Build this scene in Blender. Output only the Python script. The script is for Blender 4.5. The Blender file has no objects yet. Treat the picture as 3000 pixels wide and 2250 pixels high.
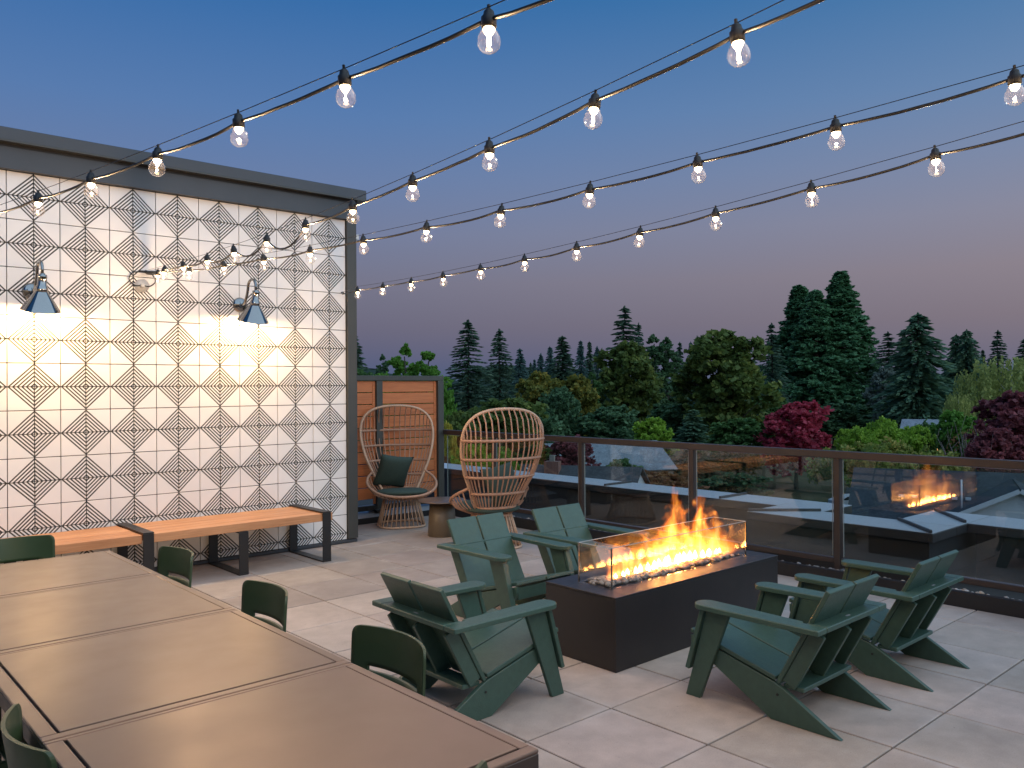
import bpy, bmesh, math, random
from mathutils import Vector, Matrix
R = random.Random(7)
rad = math.radians
sc = bpy.context.scene
C = sc.collection

# ------------------------------------------------------------------ camera
YAW, PITCH, ROLL, FPX, CAMZ = 0.839796, 0.004778, -0.007162, 2422.42, 1.7039
fw = Vector((math.cos(YAW)*math.cos(PITCH), math.sin(YAW)*math.cos(PITCH), math.sin(PITCH)))
r0 = Vector((math.sin(YAW), -math.cos(YAW), 0)); u0 = r0.cross(fw)
rt = math.cos(ROLL)*r0 + math.sin(ROLL)*u0; up = -math.sin(ROLL)*r0 + math.cos(ROLL)*u0
cam = bpy.data.cameras.new('camera'); camo = bpy.data.objects.new('camera', cam); C.objects.link(camo)
camo.matrix_world = Matrix(((rt.x, up.x, -fw.x, 0), (rt.y, up.y, -fw.y, 0), (rt.z, up.z, -fw.z, CAMZ), (0, 0, 0, 1)))
cam.sensor_width = 36; cam.lens = FPX/3000*36; cam.clip_start = 0.05; cam.clip_end = 9000
sc.camera = camo

def at(u, v, depth):
    """world point seen at photo position (u, v) at a distance in metres along the view axis"""
    d = fw + rt*((u-1500)/FPX) - up*((v-1125)/FPX)
    return Vector((0, 0, CAMZ)) + d*depth

# ------------------------------------------------------------------ sky, sun, exposure
SUN_DIR = Vector((.22, -1.0, 0)).normalized()   # the sun has set off to the right of the view
world = bpy.data.worlds.new('World'); sc.world = world; world.use_nodes = True
nt = world.node_tree; bg = nt.nodes['Background']; L = nt.links
sky = nt.nodes.new('ShaderNodeTexSky'); sky.sky_type = 'NISHITA'; sky.sun_disc = False
sky.sun_elevation = rad(-1.0); sky.sun_rotation = math.atan2(SUN_DIR.x, SUN_DIR.y); sky.ozone_density = 2.0
tc = nt.nodes.new('ShaderNodeTexCoord'); sep = nt.nodes.new('ShaderNodeSeparateXYZ')
L.new(tc.outputs['Generated'], sep.inputs[0])
asin = nt.nodes.new('ShaderNodeMath'); asin.operation = 'ARCSINE'; L.new(sep.outputs['Z'], asin.inputs[0])
mr = nt.nodes.new('ShaderNodeMapRange'); mr.inputs['From Min'].default_value = 0; mr.inputs['From Max'].default_value = rad(45)
L.new(asin.outputs[0], mr.inputs['Value'])
ramp = nt.nodes.new('ShaderNodeValToRGB'); L.new(mr.outputs[0], ramp.inputs[0])
STOPS = [(0.0, (.085, .120, .205)), (1.6, (.110, .126, .210)), (4.2, (.155, .148, .212)), (7.2, (.192, .180, .245)),
         (10.5, (.188, .207, .312)), (14, (.150, .210, .365)), (18, (.102, .200, .398)), (25, (.032, .148, .368)), (45, (.030, .125, .310))]
el = ramp.color_ramp.elements
while len(el) < len(STOPS): el.new(0.5)
for e, (a, c) in zip(el, STOPS): e.position = a/45; e.color = (*c, 1)
mx = nt.nodes.new('ShaderNodeMix'); mx.data_type = 'RGBA'; mx.blend_type = 'ADD'; mx.inputs['Factor'].default_value = 0.12
L.new(ramp.outputs[0], mx.inputs['A']); L.new(sky.outputs[0], mx.inputs['B'])
dotn = nt.nodes.new('ShaderNodeVectorMath'); dotn.operation = 'DOT_PRODUCT'; L.new(tc.outputs['Generated'], dotn.inputs[0]); dotn.inputs[1].default_value = r0
azr = nt.nodes.new('ShaderNodeValToRGB'); azm = nt.nodes.new('ShaderNodeMapRange'); azm.inputs['From Min'].default_value = -1; azm.inputs['From Max'].default_value = 1
L.new(dotn.outputs['Value'], azm.inputs['Value']); L.new(azm.outputs[0], azr.inputs[0])
ae = azr.color_ramp.elements; ae.new(.5); ae.new(.75)
for e, (p_, c_) in zip(ae, ((0, (.72, .82, .94)), (.42, (.84, .91, .98)), (.62, (1.04, 1.01, .98)), (1, (1.5, 1.25, 1.02)))): e.position = p_; e.color = (*c_, 1)
mz = nt.nodes.new('ShaderNodeMix'); mz.data_type = 'RGBA'; mz.blend_type = 'MULTIPLY'; mz.inputs['Factor'].default_value = 1.0
L.new(mx.outputs['Result'], mz.inputs['A']); L.new(azr.outputs[0], mz.inputs['B'])
L.new(mz.outputs['Result'], bg.inputs['Color']); bg.inputs['Strength'].default_value = 1.0

sun = bpy.data.lights.new('sun', 'SUN'); suno = bpy.data.objects.new('sun', sun); C.objects.link(suno)
sun.energy = 2.3; sun.angle = rad(110); sun.color = (.66, .85, 1.0)
sd = (SUN_DIR + Vector((0, 0, math.tan(rad(42))))).normalized()
suno.rotation_euler = sd.to_track_quat('Z', 'Y').to_euler(); suno.location = (-6, -6, 12)
vs = sc.view_settings; vs.view_transform = 'Standard'; vs.look = 'None'; vs.exposure = 0; vs.gamma = 1; vs.use_curve_mapping = False
cy = sc.cycles; cy.use_denoising = True; cy.caustics_reflective = False; cy.caustics_refractive = False
cy.max_bounces = 10; cy.diffuse_bounces = 4; cy.glossy_bounces = 5; cy.transparent_max_bounces = 24; cy.transmission_bounces = 6
cy.sample_clamp_indirect = 4.0; cy.volume_step_rate = 1.0; cy.volume_max_steps = 128

# ------------------------------------------------------------------ helpers: objects
def tag(o, label=None, cat=None, group=None, kind=None):
    for k, v in (('label', label), ('category', cat), ('group', group), ('kind', kind)):
        if v: o[k] = v
    return o
def empty(name, loc=(0, 0, 0), rz=0.0, **kw):
    o = bpy.data.objects.new(name, None); C.objects.link(o); o.location = loc; o.rotation_euler = (0, 0, rz)
    o.empty_display_size = 0.1
    return tag(o, **kw)
def link(name, me, mat=None, parent=None, loc=(0, 0, 0), rot=(0, 0, 0), scale=(1, 1, 1)):
    o = bpy.data.objects.new(name, me); C.objects.link(o)
    o.location = loc; o.rotation_euler = rot; o.scale = scale
    if parent: o.parent = parent
    if mat:
        if len(me.materials) == 0: me.materials.append(mat)
        elif me.materials[0] != mat:
            o.material_slots[0].link = 'OBJECT'; o.material_slots[0].material = mat
    return o
def copy_tree(o, parent=None):
    c = o.copy(); C.objects.link(c); c.parent = parent
    for ch in list(o.children): copy_tree(ch, c)
    return c

class MB:
    """collects shapes; build() links them as one mesh object"""
    def __init__(self): self.bm = bmesh.new()
    def box(self, x0, x1, y0, y1, z0, z1, bevel=0.0, mtx=None, seg=1):
        bm = self.bm
        vs_ = [bm.verts.new(p) for p in ((x0, y0, z0), (x1, y0, z0), (x1, y1, z0), (x0, y1, z0), (x0, y0, z1), (x1, y0, z1), (x1, y1, z1), (x0, y1, z1))]
        fs = [bm.faces.new([vs_[i] for i in q]) for q in ((3, 2, 1, 0), (4, 5, 6, 7), (0, 1, 5, 4), (1, 2, 6, 5), (2, 3, 7, 6), (3, 0, 4, 7))]
        geom = list({e for f in fs for e in f.edges})
        if mtx is not None: bmesh.ops.transform(bm, matrix=mtx, verts=vs_)
        if bevel: bmesh.ops.bevel(bm, geom=geom, offset=bevel, segments=seg, affect='EDGES', profile=0.5)
        return self
    def prism(self, pts, thick, axis='X', off=0.0, bevel=0.0, seg=1):
        """polygon pts (a, b) extruded by thick along axis, starting at off"""
        bm = self.bm
        def P(a, b, t): return {'X': (t, a, b), 'Y': (a, t, b), 'Z': (a, b, t)}[axis]
        a = [bm.verts.new(P(p[0], p[1], off)) for p in pts]; b = [bm.verts.new(P(p[0], p[1], off+thick)) for p in pts]
        fs = [bm.faces.new(a), bm.faces.new(list(reversed(b)))]
        n = len(pts)
        for i in range(n): fs.append(bm.faces.new((a[(i+1) % n], a[i], b[i], b[(i+1) % n])))
        bmesh.ops.recalc_face_normals(bm, faces=fs)
        if bevel: bmesh.ops.bevel(bm, geom=list({e for f in fs for e in f.edges}), offset=bevel, segments=seg, affect='EDGES', profile=0.5)
        return self
    def tube(self, pts, r, n=8, closed=False, caps=True, rs=None):
        bm = self.bm; pts = [Vector(p) for p in pts]; m = len(pts); rings = []
        prev = None
        for i, p in enumerate(pts):
            if closed: t = pts[(i+1) % m]-pts[i-1]
            else: t = pts[min(i+1, m-1)]-pts[max(i-1, 0)]
            t.normalize()
            if prev is None:
                ref = Vector((0, 0, 1)) if abs(t.z) < .9 else Vector((1, 0, 0))
                nrm = t.cross(ref).normalized()
            else:
                nrm = (prev - t*prev.dot(t)).normalized()
            prev = nrm; bn = t.cross(nrm); rr = rs[i] if rs else r
            rings.append([bm.verts.new(p + nrm*math.cos(2*math.pi*k/n)*rr + bn*math.sin(2*math.pi*k/n)*rr) for k in range(n)])
        for i in range(m if closed else m-1):
            a, b = rings[i], rings[(i+1) % m]
            for k in range(n): 
                f = bm.faces.new((a[k], a[(k+1) % n], b[(k+1) % n], b[k])); f.smooth = True
        if caps and not closed:
            bm.faces.new(list(reversed(rings[0]))); bm.faces.new(rings[-1])
        return self
    def lathe(self, prof, n=24, center=(0, 0, 0), smooth=True, mtx=None, closed=False):
        """prof: (radius, z) list turned round the z axis"""
        bm = self.bm; cx, cy_, cz = center; rings = []; allv = []
        for r, z in prof:
            if r < 1e-6: v = [bm.verts.new((cx, cy_, cz+z))]
            else: v = [bm.verts.new((cx+r*math.cos(2*math.pi*k/n), cy_+r*math.sin(2*math.pi*k/n), cz+z)) for k in range(n)]
            rings.append(v); allv += v
        pairs = list(zip(rings, rings[1:])) + ([(rings[-1], rings[0])] if closed else [])
        for a, b in pairs:
            for k in range(n):
                k2 = (k+1) % n
                if len(a) == 1 and len(b) == 1: continue
                if len(a) == 1: f = bm.faces.new((a[0], b[k2], b[k]))
                elif len(b) == 1: f = bm.faces.new((a[k], a[k2], b[0]))
                else: f = bm.faces.new((a[k], a[k2], b[k2], b[k]))
                f.smooth = smooth
        if mtx is not None: bmesh.ops.transform(bm, matrix=mtx, verts=allv)
        return self
    def poly(self, pts): self.bm.faces.new([self.bm.verts.new(p) for p in pts]); return self
    def mesh(self, name, smooth=False):
        me = bpy.data.meshes.new(name)
        bmesh.ops.recalc_face_normals(self.bm, faces=self.bm.faces[:])
        if smooth:
            for f in self.bm.faces: f.smooth = True
        self.bm.to_mesh(me); self.bm.free(); return me
    def build(self, name, mat=None, parent=None, smooth=False, **kw):
        return link(name, self.mesh(name, smooth), mat, parent, **kw)

# ------------------------------------------------------------------ helpers: materials
class NB:
    """small shader node builder"""
    def __init__(self, name):
        self.m = bpy.data.materials.new(name); self.m.use_nodes = True
        self.t = self.m.node_tree; self.b = self.t.nodes.get('Principled BSDF'); self.out = self.t.nodes.get('Material Output')
    def n(self, kind, **kw):
        nd = self.t.nodes.new(kind)
        for k, v in kw.items(): setattr(nd, k, v)
        return nd
    def set(self, sock, v):
        if hasattr(v, 'is_linked') or isinstance(v, bpy.types.NodeSocket): self.t.links.new(v, sock)
        else: sock.default_value = v
    def math(self, op, a, b=0.0, c=0.0, clamp=False):
        nd = self.n('ShaderNodeMath', operation=op, use_clamp=clamp)
        for i, v in enumerate((a, b, c)): self.set(nd.inputs[i], v)
        return nd.outputs[0]
    def vmath(self, op, a, b=(0, 0, 0)):
        nd = self.n('ShaderNodeVectorMath', operation=op); self.set(nd.inputs[0], a); self.set(nd.inputs[1], b); return nd.outputs[0]
    def coord(self, w='Object'): return self.n('ShaderNodeTexCoord').outputs[w]
    def pos(self): return self.n('ShaderNodeNewGeometry').outputs['Position']
    def mapping(self, v, scale=(1, 1, 1), loc=(0, 0, 0), rot=(0, 0, 0)):
        nd = self.n('ShaderNodeMapping'); self.set(nd.inputs['Vector'], v); nd.inputs['Scale'].default_value = scale
        nd.inputs['Location'].default_value = loc; nd.inputs['Rotation'].default_value = rot; return nd.outputs[0]
    def noise(self, v, scale=5, detail=4, rough=.55, dist=0.0, out='Fac'):
        nd = self.n('ShaderNodeTexNoise'); self.set(nd.inputs['Vector'], v); nd.inputs['Scale'].default_value = scale
        nd.inputs['Detail'].default_value = detail; nd.inputs['Roughness'].default_value = rough; nd.inputs['Distortion'].default_value = dist
        return nd.outputs[out]
    def ramp(self, f, stops):
        nd = self.n('ShaderNodeValToRGB'); self.set(nd.inputs[0], f); e = nd.color_ramp.elements
        while len(e) < len(stops): e.new(.5)
        for x, (p, c) in zip(e, stops): x.position = p; x.color = (*c, 1) if len(c) == 3 else c
        return nd.outputs[0]
    def rng(self, f, a, b, c, d):
        nd = self.n('ShaderNodeMapRange'); self.set(nd.inputs['Value'], f)
        for k, v in zip(('From Min', 'From Max', 'To Min', 'To Max'), (a, b, c, d)): nd.inputs[k].default_value = v
        return nd.outputs[0]
    def mix(self, f, a, b, mode='MIX'):
        nd = self.n('ShaderNodeMix', data_type='RGBA', blend_type=mode); self.set(nd.inputs['Factor'], f)
        self.set(nd.inputs['A'], a if not isinstance(a, tuple) else (*a, 1)[:4]); self.set(nd.inputs['B'], b if not isinstance(b, tuple) else (*b, 1)[:4]); return nd.outputs['Result']
    def bump(self, h, strength=.2, dist=.01):
        nd = self.n('ShaderNodeBump'); self.set(nd.inputs['Height'], h); nd.inputs['Strength'].default_value = strength; nd.inputs['Distance'].default_value = dist
        self.t.links.new(nd.outputs[0], self.b.inputs['Normal'])
    def pr(self, color=None, rough=None, metal=None, spec=None):
        for k, v in (('Base Color', color), ('Roughness', rough), ('Metallic', metal), ('Specular IOR Level', spec)):
            if v is not None: self.set(self.b.inputs[k], v if not isinstance(v, tuple) else (*v, 1)[:4])
        return self.m

def plain(name, col, rough=.5, metal=0.0, var=.12, scale=6.0, bump=0.0, bscale=60, spec=.5):
    """painted or moulded surface: colour with a slight mottling, fine relief and uneven gloss"""
    nb = NB(name); p = nb.coord('Object'); ns = nb.noise(p, scale, 5)
    k = nb.rng(ns, .25, .75, 1-var, 1+var)
    oi = nb.n('ShaderNodeObjectInfo').outputs['Random']; k = nb.math('MULTIPLY', k, nb.rng(oi, 0, 1, 1-var*.5, 1+var*.5))
    c = nb.vmath('SCALE', tuple(col)); c.node.inputs['Scale'].default_value = 1; nb.set(c.node.inputs['Scale'], k)
    nb.pr(c, nb.rng(nb.noise(p, scale*3, 3), .2, .8, rough*.85, min(1, rough*1.15)), metal, spec)
    if bump: nb.bump(nb.noise(p, bscale, 3), bump, .004)
    return nb.m

def wood(name, c0, c1, axis=0, rough=.5, scale=1.0):
    nb = NB(name); oi = nb.n('ShaderNodeObjectInfo').outputs['Random']
    p = nb.vmath('ADD', nb.coord('Object'), (0, 0, 0)); off = nb.n('ShaderNodeCombineXYZ')
    for i in range(3): nb.set(off.inputs[i], nb.math('MULTIPLY', oi, 37.0+i*11))
    p = nb.vmath('ADD', p, off.outputs[0])
    s = [14*scale]*3; s[axis] = .9*scale
    g = nb.noise(nb.mapping(p, tuple(s)), 4.0, 7, .62, .4); g2 = nb.noise(nb.mapping(p, tuple(x*.25 for x in s)), 4, 3)
    f = nb.math('MULTIPLY_ADD', g2, .5, nb.math('MULTIPLY', g, .6), clamp=True)
    f = nb.math('ADD', f, nb.rng(oi, 0, 1, -.10, .10), clamp=True)
    nb.pr(nb.ramp(f, [(.30, c0), (.75, c1)]), nb.rng(g, .2, .8, rough*.8, rough*1.15))
    nb.bump(g, .12, .003); return nb.m

def concrete():
    nb = NB('paver_concrete'); p = nb.pos(); oi = nb.n('ShaderNodeObjectInfo')
    big = nb.noise(p, .9, 5, .6); mid = nb.noise(p, 6, 6, .62); fine = nb.noise(p, 160, 3, .6)
    base = nb.ramp(mid, [(.25, (.375, .318, .280)), (.55, (.465, .395, .350)), (.8, (.535, .462, .415))])
    k = nb.math('MULTIPLY', nb.rng(big, .25, .75, .80, 1.14), nb.rng(fine, .2, .8, .86, 1.12))
    k = nb.math('MULTIPLY', k, nb.rng(oi.outputs['Random'], 0, 1, .93, 1.06))
    col = nb.mix(1.0, base, oi.outputs['Color'], 'MULTIPLY')
    sc_ = nb.vmath('SCALE', col); nb.set(sc_.node.inputs['Scale'], k)
    # pale salts that have crept in from some of the joints, dark pin holes
    q = nb.coord('Generated'); sx = nb.n('ShaderNodeSeparateXYZ'); nb.set(sx.inputs[0], q)
    def edge(a): return nb.math('ABSOLUTE', nb.math('SUBTRACT', a, .5))
    e = nb.math('MAXIMUM', edge(sx.outputs[0]), edge(sx.outputs[1]))
    em = nb.math('MULTIPLY', nb.rng(e, .40, .5, 0, 1), nb.rng(nb.noise(p, 2.2, 4, .6), .50, .72, 0, .55), clamp=True)
    streak = nb.rng(nb.noise(nb.mapping(p, (1.0, 2.6, 1), rot=(0, 0, .5)), 1.7, 5, .7, 1.2), .60, .80, 0, .28)
    c2 = nb.mix(nb.math('ADD', em, streak, clamp=True), sc_, (.56, .53, .51))
    pits = nb.rng(nb.noise(p, 70, 2, .5), .70, .76, 0, .55)
    c3 = nb.mix(pits, c2, (.14, .12, .11))
    nb.pr(c3, nb.rng(mid, .2, .8, .55, .80), 0, .4)
    nb.bump(nb.math('ADD', nb.math('MULTIPLY', fine, .5), mid), .16, .004); return nb.m

TS, TX0, TZ0, WALLY = 0.204151, 1.490486, 3.376324, 8.0658
def tile_mat():
    nb = NB('printed_tile'); p = nb.pos(); sx = nb.n('ShaderNodeSeparateXYZ'); nb.set(sx.inputs[0], p)
    c = nb.math('DIVIDE', nb.math('SUBTRACT', sx.outputs[0], TX0), TS); r = nb.math('DIVIDE', nb.math('SUBTRACT', TZ0, sx.outputs[2]), TS)
    dc = nb.math('ABSOLUTE', nb.math('SUBTRACT', nb.math('FLOORED_MODULO', c, 2), 1))
    dr = nb.math('ABSOLUTE', nb.math('SUBTRACT', nb.math('FLOORED_MODULO', nb.math('ADD', r, 1), 2), 1))
    s = nb.math('ADD', dc, dr); f = nb.math('FRACT', nb.math('MULTIPLY', s, 6))
    w = nb.math('MULTIPLY', nb.math('GREATER_THAN', f, .51), nb.math('LESS_THAN', s, .9999))
    n1 = nb.noise(p, 3, 4); oi = nb.n('ShaderNodeObjectInfo').outputs['Random']
    white = nb.vmath('SCALE', (.80, .79, .78)); nb.set(white.node.inputs['Scale'], nb.math('MULTIPLY', nb.rng(n1, .3, .7, .97, 1.02), nb.rng(oi, 0, 1, .96, 1.02)))
    ink = nb.ramp(nb.noise(p, 220, 2), [(.3, (.032, .032, .030)), (.7, (.055, .055, .050))])
    nb.pr(nb.mix(w, white, ink), nb.rng(w, 0, 1, .38, .55), 0, .45)
    nb.bump(nb.noise(p, 240, 2), .05, .002); return nb.m

def thin_glass(name, tint=(.93, .95, .94), ior=1.5, gain=1.0, glow_haze=0.0):
    nb = NB(name); nb.t.nodes.remove(nb.b)
    tr = nb.n('ShaderNodeBsdfTransparent'); tr.inputs[0].default_value = (*tint, 1)
    gl = nb.n('ShaderNodeBsdfGlossy'); gl.inputs['Roughness'].default_value = 0.0; gl.inputs['Color'].default_value = (1, 1, 1, 1)
    ge = nb.n('ShaderNodeNewGeometry'); dt = nb.n('ShaderNodeVectorMath', operation='DOT_PRODUCT')
    nb.t.links.new(ge.outputs['Normal'], dt.inputs[0]); nb.t.links.new(ge.outputs['Incoming'], dt.inputs[1])
    f0 = ((ior-1)/(ior+1))**2; k_ = nb.math('POWER', nb.math('SUBTRACT', 1.0, nb.math('ABSOLUTE', dt.outputs['Value']), clamp=True), 5)
    f = nb.math('MULTIPLY', nb.math('MULTIPLY_ADD', k_, 1-f0, f0), gain, clamp=True)
    mxs = nb.n('ShaderNodeMixShader'); nb.set(mxs.inputs[0], f); nb.t.links.new(tr.outputs[0], mxs.inputs[1]); nb.t.links.new(gl.outputs[0], mxs.inputs[2])
    fin = mxs.outputs[0]
    if glow_haze:  # translucent mix put into the glass for a hazy bulb glow
        tl = nb.n('ShaderNodeBsdfTranslucent'); tl.inputs['Color'].default_value = (.9, .88, .9, 1); m2 = nb.n('ShaderNodeMixShader'); m2.inputs[0].default_value = glow_haze
        nb.t.links.new(fin, m2.inputs[1]); nb.t.links.new(tl.outputs[0], m2.inputs[2]); fin = m2.outputs[0]
    nb.t.links.new(fin, nb.out.inputs['Surface']); return nb.m

def emissive(name, col, strength):
    nb = NB(name); nb.pr((0, 0, 0), .5); nb.b.inputs['Emission Color'].default_value = (*col, 1); nb.b.inputs['Emission Strength'].default_value = strength
    return nb.m

def leaf_mat(name, c0, c1, c2=None, trans=.40, rough=.6):
    """leaves: each leaf its own tone between the given colours"""
    nb = NB(name); g = nb.n('ShaderNodeNewGeometry'); rnd = g.outputs['Random Per Island']
    n1 = nb.noise(nb.pos(), .35, 3); f = nb.math('ADD', nb.math('MULTIPLY', rnd, .6), nb.rng(n1, .3, .7, 0, .45), clamp=True)
    st = [(0, c0), (.6, c1)] + ([(.92, c2)] if c2 else []); st = [(p_, tuple(min(.6, x*(4.2 if max(c1) < .065 else 2.7)) for x in c_)) for p_, c_ in st]
    col = nb.ramp(f, st); nb.pr(col, rough, 0, .25)
    tl = nb.n('ShaderNodeBsdfTranslucent'); nb.set(tl.inputs['Color'], col)
    mxs = nb.n('ShaderNodeMixShader'); mxs.inputs[0].default_value = trans
    nb.t.links.new(nb.b.outputs[0], mxs.inputs[1]); nb.t.links.new(tl.outputs[0], mxs.inputs[2]); nb.t.links.new(mxs.outputs[0], nb.out.inputs['Surface'])
    return nb.m

M = dict(
    concrete=concrete(), tile=tile_mat(),
    grout=plain('dark_grout', (.035, .035, .034), .9), slabdark=plain('dark_slab', (.05, .048, .045), .95),  # one dark base colour for slab joints, trough bed and gutter roof
    trim=plain('dark_bronze_metal', (.050, .053, .050), .42, 0, .10, 3, .05), fascia=plain('slate_metal_fascia', (.048, .056, .068), .40, 0, .08, 2, .05),
    black=plain('black_powder_coat', (.014, .014, .015), .40, 0, .15, 5, .06), rail=plain('dark_brown_rail_paint', (.045, .034, .030), .38, 0, .12, 4, .06),
    screenframe=plain('olive_grey_metal', (.058, .060, .052), .45, 0, .10, 4, .05),
    firebox=plain('fire_table_steel', (.020, .018, .019), .42, 0, .12, 3, .05), cap=plain('pale_metal_coping', (.50, .53, .56), .38, 0, .06, 2, .04),
    parapet=plain('dark_parapet_metal', (.042, .042, .045), .42, 0, .15, 2, .05), flash=plain('galvanised_flashing', (.36, .38, .41), .42, .3, .12, 5, .05),
    green=plain('green_recycled_plastic', (.046, .098, .078), .42, 0, .12, 25, .22, 140), dining=plain('moss_green_plastic', (.032, .064, .028), .42, 0, .06, 6, .03),
    tabletop=plain('bronze_powder_coat', (.190, .140, .112), .33, .45, .07, 2.2), tabledark=plain('bronze_table_frame', (.060, .046, .042), .42, 0, .08, 4),
    bench=wood('oiled_cedar', (.40, .17, .07), (.66, .34, .165), 0, .50), boards=wood('stained_screen_wood', (.44, .125, .038), (.68, .225, .075), 0, .5),
    rattan=plain('rattan_rope', (.42, .235, .150), .60, 0, .16, 30, .35, 160), rattan2=plain('peeled_rattan_hoop', (.56, .36, .235), .48, 0, .12, 12, .08, 90),
    cushion=plain('dark_green_canvas', (.038, .062, .048), .88, 0, .10, 40, .25, 350), sidetable=plain('khaki_metal', (.115, .090, .060), .42, 0, .06, 3),
    chrome=plain('black_nickel', (.30, .29, .28), .07, 1.0, .05, 8), rubber=plain('black_rubber', (.012, .012, .012), .5, 0, .1, 20),
    glass=thin_glass('railing_glass', (.86, .89, .88), 1.5, 1.7), guard=thin_glass('fire_glass', (.97, .98, .98), 1.5, 1.0), bulb=thin_glass('bulb_glass', (.94, .94, .95), 1.5, 1.9, .0022),
    glassedge=plain('glass_edge', (.45, .50, .50), .15), wire=plain('steel_wire', (.03, .03, .032), .4, .6),
    plastic_clear=thin_glass('junction_cover', (.80, .80, .80), 1.45, 1.0), white=plain('white_plastic', (.75, .75, .73), .5),
)

# ------------------------------------------------------------------ terrace floor with pavers
G = 0.6096; FX, FY = 3.31931, 5.98133; KX, KY = 6.79, 9.02
floor = MB().box(-3.0, 6.90, -2.4, 9.25, -.40, -.052).build('terrace_floor', M['slabdark']); tag(floor, kind='structure')
def paver_mesh(w, d): return MB().box(-w/2, w/2, -d/2, d/2, -.05, 0, .003).mesh('paver')
pm = {}
for i in range(-8, 6):
    for j in range(-11, 6):
        x0, y0 = FX+G*i, FY+G*j; x1, y1 = min(x0+G, KX), min(y0+G, KY)
        if x0+G > 4.9 and x0 < 4.9 and y1 > 8.06: pass
        if x0 < 4.5 and y0 > 8.06: continue
        g = .0052; w, d = x1-x0-2*g, y1-y0-2*g
        if w < .05 or d < .05: continue
        key = (round(w, 3), round(d, 3))
        if key not in pm: pm[key] = paver_mesh(w, d); pm[key].materials.append(M['concrete'])
        o = link('paver', pm[key], None, floor, ((x0+x1)/2, (y0+y1)/2, R.uniform(-.0012, .0008)), (R.uniform(-.0008, .0008), R.uniform(-.0008, .0008), 0))
        t = R.uniform(.95, 1.05)
        if j >= 0: t *= .80
        o.color = (t, t*R.uniform(.985, 1.01), t*R.uniform(.97, 1.02), 1)

# kerbs round the terrace edge, with a gravel trough under the railing
k = empty('railing_kerb', (6.79, 5.0, 0), label='black metal kerb with a gravel trough under the glass railing', cat='kerb')
MB().box(0, .045, -7.2, 4.2, -.05, .118, .004).build('kerb_front', M['black'], k)
MB().box(.10, .28, -7.2, 4.2, -.05, .055, .004).build('kerb_back', M['black'], k)
MB().box(.046, .099, -7.2, 4.2, -.05, .03).build('trough_bed', M['slabdark'], k)
k2 = empty('screen_kerb', (5.9, 9.02, 0), label='low black kerb with pale metal flashing below the wooden screen', cat='kerb')
MB().box(-1.15, .89, 0, .30, -.05, .072, .004).build('kerb_front', M['black'], k2)
MB().prism([(.005, .074), (.29, .125), (.29, .072), (.005, .0725)], 2.0, 'X', -1.13).build('flashing', M['flash'], k2)

# ------------------------------------------------------------------ tiled wall of the stair house
b = empty('tiled_building', (TX0, WALLY, 0), label='rooftop building faced with white and grey diamond tiles', cat='building')
def lx(x): return x-TX0
def ly(y): return y-WALLY
WL, WR = -4.2, TX0+16*TS
MB().box(lx(WL), lx(WR)+.10, .012, 2.4, -.05, 3.62).build('wall', M['grout'], b)
tile_me = MB().box(-TS/2+.0036, TS/2-.0036, 0, .02, -TS/2+.0036, TS/2-.0036, .0012).mesh('wall_tile'); tile_me.materials.append(M['tile'])
ZB = .042
cut_h = TZ0-16*TS-ZB
tile_cut = MB().box(-TS/2+.0036, TS/2-.0036, 0, .02, -cut_h/2, cut_h/2-.0036, .0012).mesh('wall_tile'); tile_cut.materials.append(M['tile'])
for c in range(-1, 16):
    for r in range(-1, 17):
        xc = TS*(c+.5)
        if r == 16: link('wall_tile', tile_cut, None, b, (xc, -.004+R.uniform(-.0006, .0006), ZB+cut_h/2))
        else: link('wall_tile', tile_me, None, b, (xc, -.004+R.uniform(-.0006, .0006), TZ0-TS*(r+.5)), (R.uniform(-.002, .002), 0, R.uniform(-.002, .002)))
rest = MB()
for c in range(-27, -1):
    for r in range(-1, 17):
        z1 = TZ0-TS*r; z0 = max(ZB, z1-TS); rest.box(TS*c+.0014, TS*(c+1)-.0014, -.004, .012, z0+.0014, z1-.0014)
o = rest.build('wall_tiles_beyond_view', M['tile'], b); o['kind'] = 'stuff'
MB().box(lx(WR)+.004, lx(WR)+.115, -.035, .06, .045, 3.58, .003).build('corner_trim', M['trim'], b)
MB().box(lx(WR)+.1155, lx(WR)+.125, -.03, 2.4, .045, 3.58).build('side_panel', M['trim'], b)
MB().box(lx(WL), lx(WR)+.118, -.028, .01, .006, .036, .002).build('base_trim', M['fascia'], b)
MB().box(lx(WL), lx(WR)+.118, -.060, .2, 3.582, 3.772, .003).build('fascia', M['fascia'], b)
MB().box(lx(WL), lx(WR)+.12, -.055, .2, 3.773, 3.80).build('dark_ledge', M['black'], b)  # black ledge between fascia and roof cap
MB().box(lx(WL), lx(WR)+.20, -.13, 2.45, 3.801, 3.915, .006).build('roof_cap', M['fascia'], b)
MB().box(lx(WL), lx(WR)+.205, -.135, -.128, 3.795, 3.812).build('drip_edge', M['trim'], b)
# canopy box that sticks out on the far side
MB().box(lx(WR)+.126, lx(WR)+.42, .62, 1.6, 3.02, 3.50).build('canopy_box', M['white'], b)
MB().box(lx(WR)+.126, lx(WR)+.52, .56, 1.66, 3.501, 3.56).build('canopy_lid', M['white'], b)
MB().prism([(lx(WR)+.127, 2.74), (lx(WR)+.40, 3.019), (lx(WR)+.127, 3.019)], .9, 'Y', .66).build('canopy_bracket', M['white'], b)

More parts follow.
